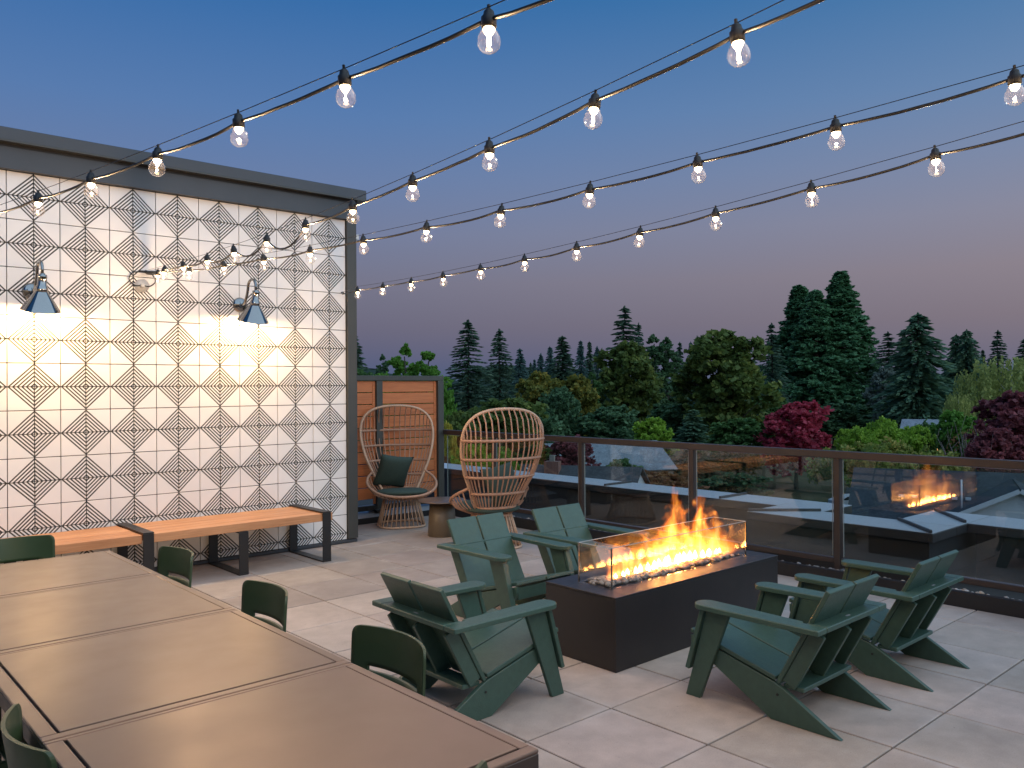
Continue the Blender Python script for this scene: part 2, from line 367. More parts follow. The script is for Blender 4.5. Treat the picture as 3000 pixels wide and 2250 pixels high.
# ------------------------------------------------------------------ unseen building added to block skylight near the camera; string lights end on it
mbd = empty('unseen_building', (0, -2.0, 0), label='unseen beige building added behind the viewpoint to shade the near terrace, where the string lights end', cat='building')
M['beige'] = plain('beige_render', (.42, .35, .27), .9, 0, .06, 1.5, .1, 40)
MB().box(-4.4, 4.0, -.4, 0, -.4, 4.1).build('wall', M['beige'], mbd)
MB().box(-4.4, -2.4, .001, 10.0, -.4, 3.6).build('wall', M['beige'], mbd)
MB().box(-4.5, 4.1, -.5, .12, 4.101, 4.25, .01).build('roof_edge', M['fascia'], mbd)
M['bwin'] = plain('dark_window_glass', (.02, .022, .026), .08)
for x in (-1.6, .4, 2.4):
    w_ = MB().box(x-.7, x+.7, .001, .05, .02, 2.4).build('window', M['bwin'], mbd); MB().box(x-.75, x+.75, .001, .07, 2.401, 2.46).build('window_head', M['black'], w_)

# ------------------------------------------------------------------ wall sconces
M['led'] = emissive('warm_led', (1.0, .72, .38), 22); M['led'].cycles.emission_sampling = 'NONE'
M['sconce_bulb'] = emissive('sconce_bulb', (1.0, .72, .40), 60); M['sconce_bulb'].cycles.emission_sampling = 'NONE'
M['shade_in'] = plain('white_enamel', (.8, .78, .72), .4)
def sconce(x, label, power):
    t = empty('wall_sconce', (x, WALLY-.004, 2.563), label=label, cat='wall lamp', group='gooseneck wall lamps on the tiled wall')
    rx = Matrix.Rotation(rad(90), 4, 'X')
    MB().lathe([(0, .045), (.03, .045), (.045, .034), (.05, .030), (.06, .028), (.066, .018), (.075, .012), (.075, 0), (0, 0)], 28, mtx=rx).build('backplate', M['chrome'], t)
    pts = [(0, -.03, 0), (0, -.07, -.005), (0, -.13, .02), (.0, -.19, .09)] + [(0, -.285-.085*math.cos(a), .14+.085*math.sin(a)) for a in [math.pi*(1-i/10)*1.0 for i in range(11)]]
    pts = [(0, -.03, 0), (0, -.08, -.004), (0, -.13, .02), (0, -.17, .08), (0, -.195, .14)] + [(0, -.29-.09*math.cos(math.pi*(i/9)), .165+.075*math.sin(math.pi*(i/9))) if False else (0, -.285+.088*math.cos(math.pi*i/9), .155+.075*math.sin(math.pi*i/9)) for i in range(0, 10)] + [(0, -.373, .10)]
    MB().tube(pts, .0135, 12).build('arm', M['chrome'], t, True)
    sh = empty('shade_pivot'); C.objects.unlink(sh); bpy.data.objects.remove(sh)
    mt = Matrix.Translation((0, -.373, .075)) @ Matrix.Rotation(rad(15), 4, 'X')
    MB().lathe([(0, .045), (.018, .045), (.02, .035), (.034, .033), (.036, .02), (.036, -.055), (.042, -.06), (.05, -.085), (.052, -.10), (.046, -.105), (0, -.105)], 24, mtx=mt).build('socket_cup', M['chrome'], t)
    shd = MB().lathe([(.046, -.104), (.060, -.125), (.150, -.262), (.153, -.268)], 36, mtx=mt).build('shade', M['chrome'], t)
    MB().lathe([(.044, -.108), (.058, -.129), (.148, -.264)], 36, mtx=mt).build('shade_lining', M['shade_in'], shd)
    MB().lathe([(0, -.12), (.02, -.13), (.032, -.165), (.03, -.19), (.018, -.208), (0, -.212)], 16, mtx=mt).build('bulb', M['sconce_bulb'], t)
    li = bpy.data.lights.new('sconce_light', 'POINT'); li.energy = power; li.color = (1.0, .62, .28); li.shadow_soft_size = .035
    lo = bpy.data.objects.new('sconce_light', li); C.objects.link(lo); lo.parent = t; lo.location = mt @ Vector((0, 0, -.236))
    return t
SCONCE_W = 58
sconce(1.677, 'chrome gooseneck wall lamp on the tiled wall at the left edge', SCONCE_W)
sconce(3.536, 'chrome gooseneck wall lamp on the tiled wall, nearer the building corner', SCONCE_W)
sconce(-.182, 'chrome gooseneck wall lamp out of view to the left on the tiled wall', SCONCE_W)

# ------------------------------------------------------------------ bench along the wall
def bench(xa, xb, frames, label):
    t = empty('wooden_bench', (xa, 7.32, 0), label=label, cat='bench', group='cedar benches along the tiled wall')
    n = 5; d0, d1 = .012, .70; w = (d1-d0)/n
    me = MB().box(0, xb-xa, -w/2+.004, w/2-.004, -.038, .038, .003).mesh('seat_board'); me.materials.append(M['bench'])
    for i in range(n): link('seat_board', me, None, t, (0, d0+w*(i+.5), .439+R.uniform(-.001, .001)))
    for x, kind in frames:
        lx0 = x-xa; th = .012
        top = .495 if kind == 'end' else .399
        f = MB()
        f.box(lx0-.045, lx0+.045, -.002, .712, 0.0, th, .0015).box(lx0-.045, lx0+.045, -.002, th-.002, th+.001, top-th-.001, .0015)
        f.box(lx0-.045, lx0+.045, .712-th, .712, th+.001, top-th-.001, .0015).box(lx0-.045, lx0+.045, -.002, .712, top-th, top, .0015)
        f.build('leg_frame', M['black'], t)
    return t
bench(2.40, 4.165, [(2.395, 'end'), (3.238, 'mid'), (4.093, 'end')], 'cedar bench on black steel loops at the building corner')
bench(.62, 2.345, [(1.50, 'mid'), (.66, 'end')], 'cedar bench on black steel loops, half hidden behind the tables')

# ------------------------------------------------------------------ wooden privacy screen
s = empty('privacy_screen', (5.9, 9.2, 0), label='orange stained wood slat screen in a dark metal frame', cat='screen')
def SX(x): return x-5.9
MB().box(SX(4.95), SX(6.937), -.05, .05, 1.812, 1.878, .003).build('top_rail', M['screenframe'], s)
MB().box(SX(4.95), SX(6.837), -.04, .05, .135, .20, .003).build('bottom_rail', M['black'], s)
MB().box(SX(6.838), SX(6.936), -.052, .05, .05, 1.811, .003).build('post', M['screenframe'], s)
MB().box(SX(5.852), SX(5.945), -.045, .05, .05, 1.811, .003).build('post', M['screenframe'], s)
for x in (5.90, 6.887): MB().box(SX(x)-.10, SX(x)+.10, -.10, .10, .128, .150, .004).build('post_base', M['black'], s)
for xa, xb in ((4.96, 5.845), (5.952, 6.83)):
    me = MB().box(-(xb-xa)/2, (xb-xa)/2, -.012, .012, -.0715, .0715, .003).mesh('slat'); me.materials.append(M['boards'])
    for i in range(10):
        link('slat', me, None, s, (SX((xa+xb)/2), R.uniform(-.002, .002), 1.733-.1535*i), (R.uniform(-.003, .003), 0, 0))
    for x in (xb-.02,): MB().box(SX(x)-.02, SX(x)+.02, -.019, -.013, .215, 1.80, .001).build('batten', M['boards'], s)

# ------------------------------------------------------------------ glass railing
ra = empty('glass_railing', (6.95, 5.0, 0), label='dark metal railing with glass panes along the terrace edge', cat='railing')
PY = [-1.09, .43, 1.95, 3.49, 5.02, 6.56, 8.10]
MB().box(-.032, .032, -6.4, 4.17, 1.068, 1.133, .006, seg=2).build('top_rail', M['rail'], ra)
for y in PY:
    MB().box(-.030, .034, y-5-.028, y-5+.028, .10, 1.067, .003).build('post', M['rail'], ra)
    p_ = MB().box(-.07, .075, y-5-.068, y-5+.068, .056, .075, .004)
    p_.box(-.045, .05, y-5-.043, y-5+.043, .0755, .105, .012); p_.build('base_plate', M['rail'], ra)
ends = PY+[9.14]
for a, c in zip(ends, ends[1:]):
    ya, yb = a+.029-5, c-.029-5
    MB().box(-.022, .026, ya, yb, .150, .198, .004).build('bottom_rail', M['rail'], ra)
    g = MB().box(-.006, .006, ya+.022, yb-.022, .205, 1.064).build('glass_pane', M['glass'], ra)
    for y in (ya+.0205, yb-.0205): MB().box(-.0065, .0065, y-.001, y+.001, .21, 1.06).build('pane_edge', M['glassedge'], g)

# ------------------------------------------------------------------ parapet beyond the railing
pa = empty('parapet', (8.3, 5, 0), label='dark parapet with pale metal coping outside the railing', cat='parapet wall')
def coping(x0, x1, y0, y1, name='coping'):
    MB().box(x0-8.3, x1-8.3, y0-5, y1-5, .300, .385, .006).build(name+'_edge', M['parapet'], pa)
    MB().box(x0-8.3+.004, x1-8.3-.004, y0-5+.004, y1-5-.004, .3855, .389).build(name, M['cap'], pa)
MB().box(.06, .5, -.149, 14, -1.0, .299).build('parapet_wall', M['parapet'], pa)
MB().box(-.58, -.15, -1.97, -.2, -1.0, .299).build('parapet_wall', M['parapet'], pa); MB().box(-.149, .74, -1.97, -1.55, -1.0, .299).build('parapet_wall', M['parapet'], pa); MB().box(-.149, .5, -.65, -.2, -1.0, .299).build('parapet_wall', M['parapet'], pa)
MB().box(.22, .75, -9, -2.08, -1.0, .299).build('parapet_wall', M['parapet'], pa)
coping(8.27, 8.85, 4.845, 19); coping(7.65, 8.20, 2.97, 4.844); coping(8.201, 9.1, 2.97, 3.52); coping(8.201, 8.85, 4.28, 4.844); coping(8.45, 9.1, -4, 2.969)
for x0, y0, x1, y1 in ((7.66, 2.99, 8.19, 3.50), (7.66, 4.83, 8.19, 4.30), (8.46, 2.99, 9.08, 3.50), (8.28, 5.6, 8.84, 5.6), (8.28, 7.4, 8.84, 7.4)):
    dx, dy = x1-x0, y1-y0; l = math.hypot(dx, dy); m_ = Matrix.Translation((x0-8.3, y0-5, .389)) @ Matrix.Rotation(math.atan2(dy, dx), 4, 'Z')
    MB().box(0, l, -.014, .014, 0, .028, .004, mtx=m_).build('standing_seam', M['parapet'], pa)
rf = MB().box(6.905, 8.36, -4, 19, -.45, -.15).build('gutter_roof', M['slabdark']); tag(rf, kind='structure')

# ------------------------------------------------------------------ fire table
f = empty('fire_table', (4.6575, 3.565, 0), label='long black steel fire table with a glass wind guard', cat='fire table')
W2, D2, H = .9125, .298, .447
MB().box(-W2, W2, -D2, D2, 0, H-.013, .003).build('body', M['firebox'], f)
t_ = MB(); ix0, ix1, iy = -.748, .712, .118
t_.box(-W2-.002, W2+.002, -D2-.002, -iy, H-.012, H, .002).box(-W2-.002, W2+.002, iy, D2+.002, H-.012, H, .002)
t_.box(-W2-.002, ix0, -iy+.0002, iy-.0002, H-.012, H, .002).box(ix1, W2+.002, -iy+.0002, iy-.0002, H-.012, H, .002); t_.build('top', M['firebox'], f)
gx0, gx1, gy = -.765, .735, .14
for (a, b_, c_, d_) in ((gx0, gx1, -gy-.004, -gy+.004), (gx0, gx1, gy-.004, gy+.004), (gx0-.004, gx0+.004, -gy+.006, gy-.006), (gx1-.004, gx1+.004, -gy+.006, gy-.006)):
    gp = MB().box(a, b_, c_, d_, H+.001, .700).build('glass_pane', M['guard'], f)
    MB().box(a, b_, c_-.0002, d_+.0002, .7002, .7025).build('pane_edge', M['glassedge'], gp)
for x in (gx0, gx1):
    for y in (-gy, gy): MB().box(x-.0045, x+.0045, y-.0045, y+.0045, H+.001, .70, .001).build('corner_clip', M['chrome'], f)

def pebbles(name, n, region, size, mat, z, seed, parent=None, layers=1):
    rr = random.Random(seed); bm = bmesh.new()
    base = bmesh.new(); bmesh.ops.create_icosphere(base, subdivisions=2, radius=1)
    bv = [v.co.copy() for v in base.verts]; bf = [[v.index for v in f_.verts] for f_ in base.faces]; base.free()
    for i in range(n):
        x = rr.uniform(region[0], region[1]); y = rr.uniform(region[2], region[3]); s_ = rr.uniform(*size)
        sx, sy, sz = s_*rr.uniform(.8, 1.25), s_*rr.uniform(.65, 1.0), s_*rr.uniform(.45, .75)
        m_ = Matrix.Translation((x, y, z+rr.uniform(0, layers)*s_*.7)) @ Matrix.Rotation(rr.uniform(0, 6.3), 4, 'Z') @ Matrix.Rotation(rr.uniform(-.5, .5), 4, 'X') @ Matrix.Diagonal((sx, sy, sz, 1))
        ph = Vector((rr.uniform(0, 9),)*3)
        vv = []
        for c in bv:
            w_ = 1+.10*math.sin(3*c.x+ph.x)+.08*math.sin(4*c.y+ph.y*1.7)
            vv.append(bm.verts.new(m_ @ (c*w_)))
        for q in bf: bm.faces.new([vv[k_] for k_ in q]).smooth = True
    me = bpy.data.meshes.new(name); bm.to_mesh(me); bm.free()
    return link(name, me, mat, parent)
def pebble_mat(name, cols):
    nb = NB(name); g_ = nb.n('ShaderNodeNewGeometry').outputs['Random Per Island']
    c_ = nb.ramp(g_, [(i/(len(cols)-1), c) for i, c in enumerate(cols)]); n_ = nb.noise(nb.pos(), 60, 4)
    s_ = nb.vmath('SCALE', c_); nb.set(s_.node.inputs['Scale'], nb.rng(n_, .25, .75, .8, 1.15)); nb.pr(s_, .55, 0, .4); nb.bump(n_, .15, .002); return nb.m
M['pebble'] = pebble_mat('river_pebbles', [(.20, .17, .15), (.34, .30, .26), (.16, .13, .12), (.42, .38, .34), (.28, .22, .18), (.5, .46, .42)])
M['gravel'] = pebble_mat('trough_gravel', [(.22, .22, .22), (.42, .41, .39), (.16, .17, .18), (.50, .42, .33), (.34, .35, .36), (.6, .58, .55)])
pb = pebbles('fire_pebbles', 620, (4.6575+ix0+.012, 4.6575+ix1-.012, 3.565-iy+.012, 3.565+iy-.012), (.014, .024), M['pebble'], H+.002, 3)
tag(pb, 'smooth grey river pebbles bedding the flames', 'pebbles', kind='stuff')
gv = pebbles('trough_gravel', 1500, (6.838, 6.905, -.5, 9.0), (.012, .024), M['gravel'], .075, 5, layers=2)
tag(gv, 'rounded gravel in the trough under the railing', 'gravel', kind='stuff')

# flames: glowing gas, brightest in the core
def flame_mat():
    nb = NB('flame'); nb.t.nodes.remove(nb.b)
    p = nb.coord('Object'); oi = nb.n('ShaderNodeObjectInfo').outputs['Random']
    off = nb.n('ShaderNodeCombineXYZ'); nb.set(off.inputs[0], nb.math('MULTIPLY', oi, 31)); nb.set(off.inputs[1], nb.math('MULTIPLY', oi, 17)); nb.set(off.inputs[2], nb.math('MULTIPLY', oi, 53))
    q = nb.vmath('ADD', p, off.outputs[0])
    w = nb.noise(nb.mapping(q, (.7, .7, 2.0)), 1.0, 3, .55, 0, 'Color')
    w2 = nb.noise(nb.mapping(q, (1.7, 1.7, 3.6)), 1.0, 2, .5, 0, 'Color')
    sx = nb.n('ShaderNodeSeparateXYZ'); nb.set(sx.inputs[0], p); z = sx.outputs[2]
    warp = nb.vmath('SCALE', nb.vmath('SUBTRACT', w, (.5, .5, .5))); nb.set(warp.node.inputs['Scale'], nb.math('MULTIPLY_ADD', z, 2.6, .3))
    warp2 = nb.vmath('SCALE', nb.vmath('SUBTRACT', w2, (.5, .5, .5))); nb.set(warp2.node.inputs['Scale'], nb.math('MULTIPLY_ADD', z, 1.2, .3))
    s2 = nb.n('ShaderNodeSeparateXYZ'); nb.set(s2.inputs[0], nb.vmath('ADD', nb.vmath('ADD', p, warp), warp2))
    r = nb.math('SQRT', nb.math('ADD', nb.math('MULTIPLY', s2.outputs[0], s2.outputs[0]), nb.math('MULTIPLY', s2.outputs[1], s2.outputs[1])))
    # tongue radius at height z
    rz = nb.math('MULTIPLY', nb.math('POWER', nb.math('SUBTRACT', 1.0, z, clamp=True), .75), nb.rng(z, 0, .12, .45, .80))
    d = nb.math('SUBTRACT', 1.0, nb.math('DIVIDE', r, nb.math('ADD', rz, .02)), clamp=True)
    fil = nb.rng(nb.noise(nb.mapping(q, (3.2, 3.2, 1.1)), 1.4, 2, .5, .5), .28, .70, .22, 1.15)
    dens = nb.math('MULTIPLY', nb.math('POWER', d, 1.15), fil)
    hot = nb.math('MULTIPLY', dens, nb.rng(z, 0, .9, 1.25, .55))
    col = nb.ramp(hot, [(0, (1.0, .15, .010)), (.22, (1.0, .24, .020)), (.5, (1.0, .38, .05)), (.9, (1.0, .60, .18))])
    em = nb.n('ShaderNodeEmission'); nb.set(em.inputs['Color'], col); nb.set(em.inputs['Strength'], nb.math('MULTIPLY', hot, FLAME))
    nb.t.links.new(em.outputs[0], nb.out.inputs['Volume']); nb.m.cycles.volume_step_rate = .35; nb.m.cycles.emission_sampling = 'NONE'; return nb.m
FLAME = 40.0
M['flame'] = flame_mat()
fl_me = MB().lathe([(0, 0), (.7, 0), (1.0, .10), (1.0, .35), (.85, .65), (.55, .88), (0, 1.0)], 14).mesh('flame'); fl_me.materials.append(M['flame'])
fire = empty('fire', (4.70, 3.565, H+.01), label='orange gas flames rising from the pebbles of the fire table', cat='fire')
FL = [(4.06, .13, .17), (4.20, .17, .22), (4.36, .20, .27), (4.52, .22, .33), (4.66, .22, .40), (4.75, .17, .52), (4.88, .22, .38), (4.97, .17, .48), (5.08, .19, .34), (5.20, .18, .36), (5.31, .13, .22), (4.44, .16, .20), (4.62, .20, .26), (4.92, .20, .27)]
for i, (x, r_, h_) in enumerate(FL):
    link('flame', fl_me, None, fire, (x-4.70, R.uniform(-.035, .035), R.uniform(-.012, .004)), (R.uniform(-.08, .08), R.uniform(-.05, .16), R.uniform(0, 6.2)), (r_, r_*.62, h_*1.12))
def core_mat():
    nb = NB('flame_core'); nb.t.nodes.remove(nb.b); p = nb.coord('Object'); sx = nb.n('ShaderNodeSeparateXYZ'); nb.set(sx.inputs[0], p)
    em = nb.n('ShaderNodeEmission'); em.inputs['Color'].default_value = (1.0, .42, .10, 1); nb.set(em.inputs['Strength'], nb.rng(sx.outputs[2], .15, 1.0, CORE, 0))
    tr = nb.n('ShaderNodeBsdfTransparent'); ad = nb.n('ShaderNodeAddShader'); nb.t.links.new(em.outputs[0], ad.inputs[0]); nb.t.links.new(tr.outputs[0], ad.inputs[1])
    nb.t.links.new(ad.outputs[0], nb.out.inputs['Surface']); return nb.m
CORE = 34.0
M['core'] = core_mat()
co_me = MB().lathe([(0, .02), (.5, .04), (.8, .18), (.85, .32), (.6, .62), (.25, .85), (0, 1.0)], 10).mesh('flame_core', True); co_me.materials.append(M['core'])
for x, r_, h_ in [(4.10+.062*i, .016+.008*math.sin(i*.16), .040+.045*math.sin(i*.157)) for i in range(20)]:
    link('flame_core', co_me, None, fire, (x-4.70, R.uniform(-.02, .02), 0), (R.uniform(-.08, .08), R.uniform(-.05, .12), R.uniform(0, 6)), (r_, r_*.8, h_))

# ------------------------------------------------------------------ adirondack chairs (local: y forward from the rear tip, x across)
def adirondack():
    t = empty('adirondack_chair')
    g_ = M['green']; th = .027; hw = .285
    rail = [(0, 0), (.375, 0), (.71, .194), (.835, .232), (.862, .285), (.862, .330), (.66, .276), (.354, .194), (.295, .168)]
    for sx_ in (-1, 1):
        MB().prism(rail, th, 'X', (-hw if sx_ < 0 else hw-th), .003).build('side_rail', g_, t)
    sl = math.atan2(.136, .506); n_ = .276
    for sx_ in (-1, 1):                                       # two seat boards running front to back
        m_ = Matrix.Translation((sx_*.1455, .345, .2255)) @ Matrix.Rotation(sl, 4, 'X')
        MB().box(-.1385, .1385, 0, .535, -.024, 0, .0035, mtx=m_).build('seat_board', g_, t)
    MB().box(-.257, .257, .826, .851, .235, .318, .003).build('front_apron', g_, t)
    ang = math.atan2(.27, .50)
    for sx_ in (-1, 1):                                       # two back boards
        m_ = Matrix.Translation((sx_*.1415, .352, .195)) @ Matrix.Rotation(ang, 4, 'X')
        MB().box(-.134, .134, -.024, 0, 0, .582, .0035, mtx=m_).build('back_board', g_, t)
    m_ = Matrix.Translation((0, .352, .195)) @ Matrix.Rotation(ang, 4, 'X')
    MB().box(-.013, .013, -.110, -.0245, .03, .362, .003, mtx=m_).build('back_rib', g_, t)
    for sx_ in (-1, 1): MB().box(sx_*.255-.0125, sx_*.255+.0125, -.100, -.0245, .03, .362, .003, mtx=m_).build('back_rib', g_, t)
    MB().box(-.257, .257, .205, .318, .178, .2005, .003, mtx=Matrix.Translation((0, 0, -.01))).build('rear_stretcher', g_, t)
    za, zb = .502, .530
    MB().box(-.285, .285, .066, .176, za, zb, .004).build('back_shelf', g_, t)
    MB().box(-.02, .02, .095, .105, zb+.0002, zb+.0012).build('maker_plate', M['flash'], t)
    for sx_ in (-1, 1):                                       # paddle arms with rounded fronts
        xo, xi = .378, .252; xo2, xi2 = .372, .236
        pts = [(sx_*.286, .066), (sx_*xo, .066), (sx_*xo2, .74)]
        cx = (xo2+xi2)/2; r_ = (xo2-xi2)/2
        pts += [(sx_*(cx+r_*math.cos(a)), .74+r_*math.sin(a)*.95) for a in [math.pi*i/8 for i in range(1, 8)]]
        pts += [(sx_*xi2, .74), (sx_*.262, .20), (sx_*.286, .20)]
        if sx_ > 0: pts = pts[::-1]
        MB().prism(pts, zb-za, 'Z', za, .004).build('arm', g_, t)
        # L-shaped front leg: side plank to the floor, short front plank outside it
        leg = [(.788, 0), (.880, 0), (.735, za-.001), (.595, za-.001)]
        x_a = hw+.001
        MB().prism(leg, .026, 'X', (x_a if sx_ > 0 else -x_a-.026), .003).build('front_leg', g_, t)
        fr = [(.840, .150), (.865, .156), (.763, za-.001), (.737, za-.001)]
        x_b = hw+.0005
        MB().prism([(p[0]+.006, p[1]) for p in fr], .044, 'X', (x_b if sx_ > 0 else -x_b-.044), .003).build('leg_brace', g_, t)
        MB().tube([(sx_*(hw+.0002), .335, .135), (sx_*(hw+.003), .335, .135)], .007, 8).build('bolt', M['black'], t)
    return t
AD = [((4.095, 1.909), 0, 'green adirondack chair at the lower right, back to the camera and nearest it'),
      ((5.075, 1.870), 0, 'green adirondack chair by the railing, behind the nearest one on the right'),
      ((2.413, 3.570), -90, 'green adirondack chair at the end of the fire table, beside the dining tables'),
      ((4.110, 5.090), 180, 'green adirondack chair across the fire table, left of its neighbour and nearer the wall'),
      ((4.930, 5.022), 180, 'green adirondack chair across the fire table, half hidden by its flames')]
proto = adirondack()
for i, ((x, y), rz, lab) in enumerate(AD):
    o = proto if i == 0 else copy_tree(proto)
    o.location = (x, y, 0); o.rotation_euler.z = rad(rz + R.uniform(-.6, .6)); tag(o, lab, 'chair', 'green adirondack chairs round the fire table')

# ------------------------------------------------------------------ dining tables (four squares in a row)
TXA, TXB, TH = .552, 1.522, .742
def dining_table(y0, y1, label):
    t = empty('dining_table', ((TXA+TXB)/2, (y0+y1)/2, 0), label=label, cat='table', group='square dining tables in a row')
    w, d = (TXB-TXA)/2, (y1-y0)/2; fr = .036; s1 = .0075
    MB().box(-w, w, -d, d, TH-.060, TH-.012, .002).build('apron', M['tabledark'], t)
    fm = MB()
    fm.box(-w, w, -d, -d+fr, TH-.0115, TH, .004, seg=2).box(-w, w, d-fr*.55, d, TH-.0115, TH, .004, seg=2)
    fm.box(-w, -w+fr*1.3, -d+fr+.0002, d-fr*.55-.0002, TH-.0115, TH, .004, seg=2).box(w-fr, w, -d+fr+.0002, d-fr*.55-.0002, TH-.0115, TH, .004, seg=2)
    fm.build('rim', M['tabletop'], t)
    MB().box(-w+fr*1.3+s1, w-fr-.003, -d+fr+s1, d-fr*.55-.003, TH-.010, TH+.0004, .0015).build('top_panel', M['tabletop'], t)
    for sx_ in (-1, 1):
        for sy_ in (-1, 1):
            MB().box(sx_*(w-.035)-.03, sx_*(w-.035)+.03, sy_*(d-.035)-.03, sy_*(d-.035)+.03, 0, TH-.061, .003).build('leg', M['tabledark'], t)
    return t
dining_table(1.600, 2.554, 'bronze square dining table nearest the camera, bottom left corner')
dining_table(2.558, 3.520, 'bronze square dining table, second from the camera in its row')
dining_table(3.524, 4.474, 'bronze square dining table, third from the camera in its row')
dining_table(4.478, 5.345, 'bronze square dining table farthest from the camera, nearest the bench')

# ------------------------------------------------------------------ dining chairs (local: y forward; shell back with a slot)
def shell_back():
    bm = bmesh.new(); nx, nz = 26, 18; th = .011; w0 = .225
    def P(u, v):                                              # u -1..1 across, v 0..1 up
        half = w0*(.90+.10*min(1, v*2)); 
        x = half*u; z = .455+.358*v; cur = .070*(u*u)
        y = -.185-.055*v + cur*(.45+.55*v)
        return Vector((x, y, z))
    def inside(u, v):
        if v > .78 and (abs(u)-.86)/.14 > 0:
            return ((abs(u)-.86)/.14)**2+((v-.86)/.14)**2 < 1.02 if v > .86 else True
        return True
    vs2 = [i*.05 for i in range(19)]+[.925, .95, .97, .985, .995, 1.0]; nz = len(vs2)-1; us = [-1+2*i/nx for i in range(nx+1)]
    # rounded top corners: pull the outer top vertices in
    def RP(u, v):
        if v > .90:
            k_ = (v-.90)/.10; lim = 1-.11*(1-math.sqrt(max(0, 1-k_*k_)))/1.0
            u = u*lim
        return P(u, v)
    F = [[bm.verts.new(RP(u, v)) for v in vs2] for u in us]
    Bk = [[bm.verts.new(RP(u, v)+Vector((0, -th, 0))) for v in vs2] for u in us]
    hole = lambda i, j: j == 11 and 4 <= i < nx-4
    for i in range(nx):
        for j in range(nz):
            if hole(i, j): continue
            bm.faces.new((F[i][j], F[i+1][j], F[i+1][j+1], F[i][j+1])).smooth = True
            bm.faces.new((Bk[i][j], Bk[i][j+1], Bk[i+1][j+1], Bk[i+1][j])).smooth = True
            for (di, dj, a, c_) in ((-1, 0, (i, j+1), (i, j)), (1, 0, (i+1, j), (i+1, j+1)), (0, -1, (i, j), (i+1, j)), (0, 1, (i+1, j+1), (i, j+1))):
                ii, jj = i+di, j+dj
                if ii < 0 or jj < 0 or ii >= nx or jj >= nz or hole(ii, jj):
                    bm.faces.new((F[a[0]][a[1]], Bk[a[0]][a[1]], Bk[c_[0]][c_[1]], F[c_[0]][c_[1]]))
    bmesh.ops.recalc_face_normals(bm, faces=bm.faces[:]); me = bpy.data.meshes.new('backrest'); bm.to_mesh(me); bm.free(); return me
def dining_chair():
    t = empty('dining_chair'); g_ = M['dining']
    link('backrest', shell_back(), g_, t)
    for i in range(6):
        y = -.15+.07*i; MB().box(-.205, .205, y-.029, y+.029, .440, .455, .004, seg=2).build('seat_slat', g_, t)
    for sx_ in (-1, 1):
        MB().box(sx_*.185-.012, sx_*.185+.012, -.185, .235, .412, .4395, .003).build('seat_rail', g_, t)
        MB().tube([(sx_*.188, .215, .42), (sx_*.215, .25, 0)], .014, 10).build('leg', g_, t, True)
        MB().tube([(sx_*.188, -.175, .47), (sx_*.22, -.26, 0)], .014, 10).build('leg', g_, t, True)
    return t
DC = [((1.472, 2.515), 90, 'green dining chair tucked into the near table, beside the adirondack chair'),
      ((1.472, 3.52), 90, 'green dining chair at the right side of the tables, middle of three'),
      ((1.490, 4.66), 90, 'green dining chair at the right side of the tables, farthest of three'),
      ((1.09, 5.55), 180, 'green dining chair at the far end of the tables, in front of the bench'),
      ((.700, 2.50), -90, 'green dining chair seen from behind in the bottom left corner'),
      ((.700, 3.46), -90, 'green dining chair on the left side of the tables, second from the camera'),
      ((1.065, 1.715), 0, 'green dining chair at the near end of the tables, only a corner showing')]
pc = dining_chair()
for i, ((x, y), rz, lab) in enumerate(DC):
    o = pc if i == 0 else copy_tree(pc)
    o.location = (x, y, 0); o.rotation_euler.z = rad(rz + R.uniform(-2, 2)); tag(o, lab, 'chair', 'green dining chairs round the tables')

# ------------------------------------------------------------------ rattan peacock chairs (local: y forward)
def cr(pts, n=8, closed=False):
    """catmull-rom through pts"""
    P_ = [Vector(p) for p in pts]; out = []; m = len(P_)
    for i in range(m if closed else m-1):
        p0 = P_[i-1] if (i > 0 or closed) else P_[0]; p1 = P_[i]; p2 = P_[(i+1) % m]; p3 = P_[(i+2) % m] if (closed or i+2 < m) else P_[-1]
        for k_ in range(n):
            t = k_/n; out.append(.5*((2*p1)+(-p0+p2)*t+(2*p0-5*p1+4*p2-p3)*t*t+(-p0+3*p1-3*p2+p3)*t**3))
    if not closed: out.append(P_[-1])
    return out
def lerp(a, b, t): return a+(b-a)*t
HW = [(.345, .178), (.44, .222), (.54, .272), (.66, .332), (.80, .395), (.95, .440), (1.08, .464), (1.20, .464), (1.30, .440), (1.38, .385), (1.44, .295), (1.475, .165), (1.486, .0)]
def hoop_w(z):
    for (za, wa), (zb, wb) in zip(HW, HW[1:]):
        if za <= z <= zb: return lerp(wa, wb, (z-za)/(zb-za))
    return HW[0][1]
def hoop_y(z): return -.10-.27*(z-.345)**.9
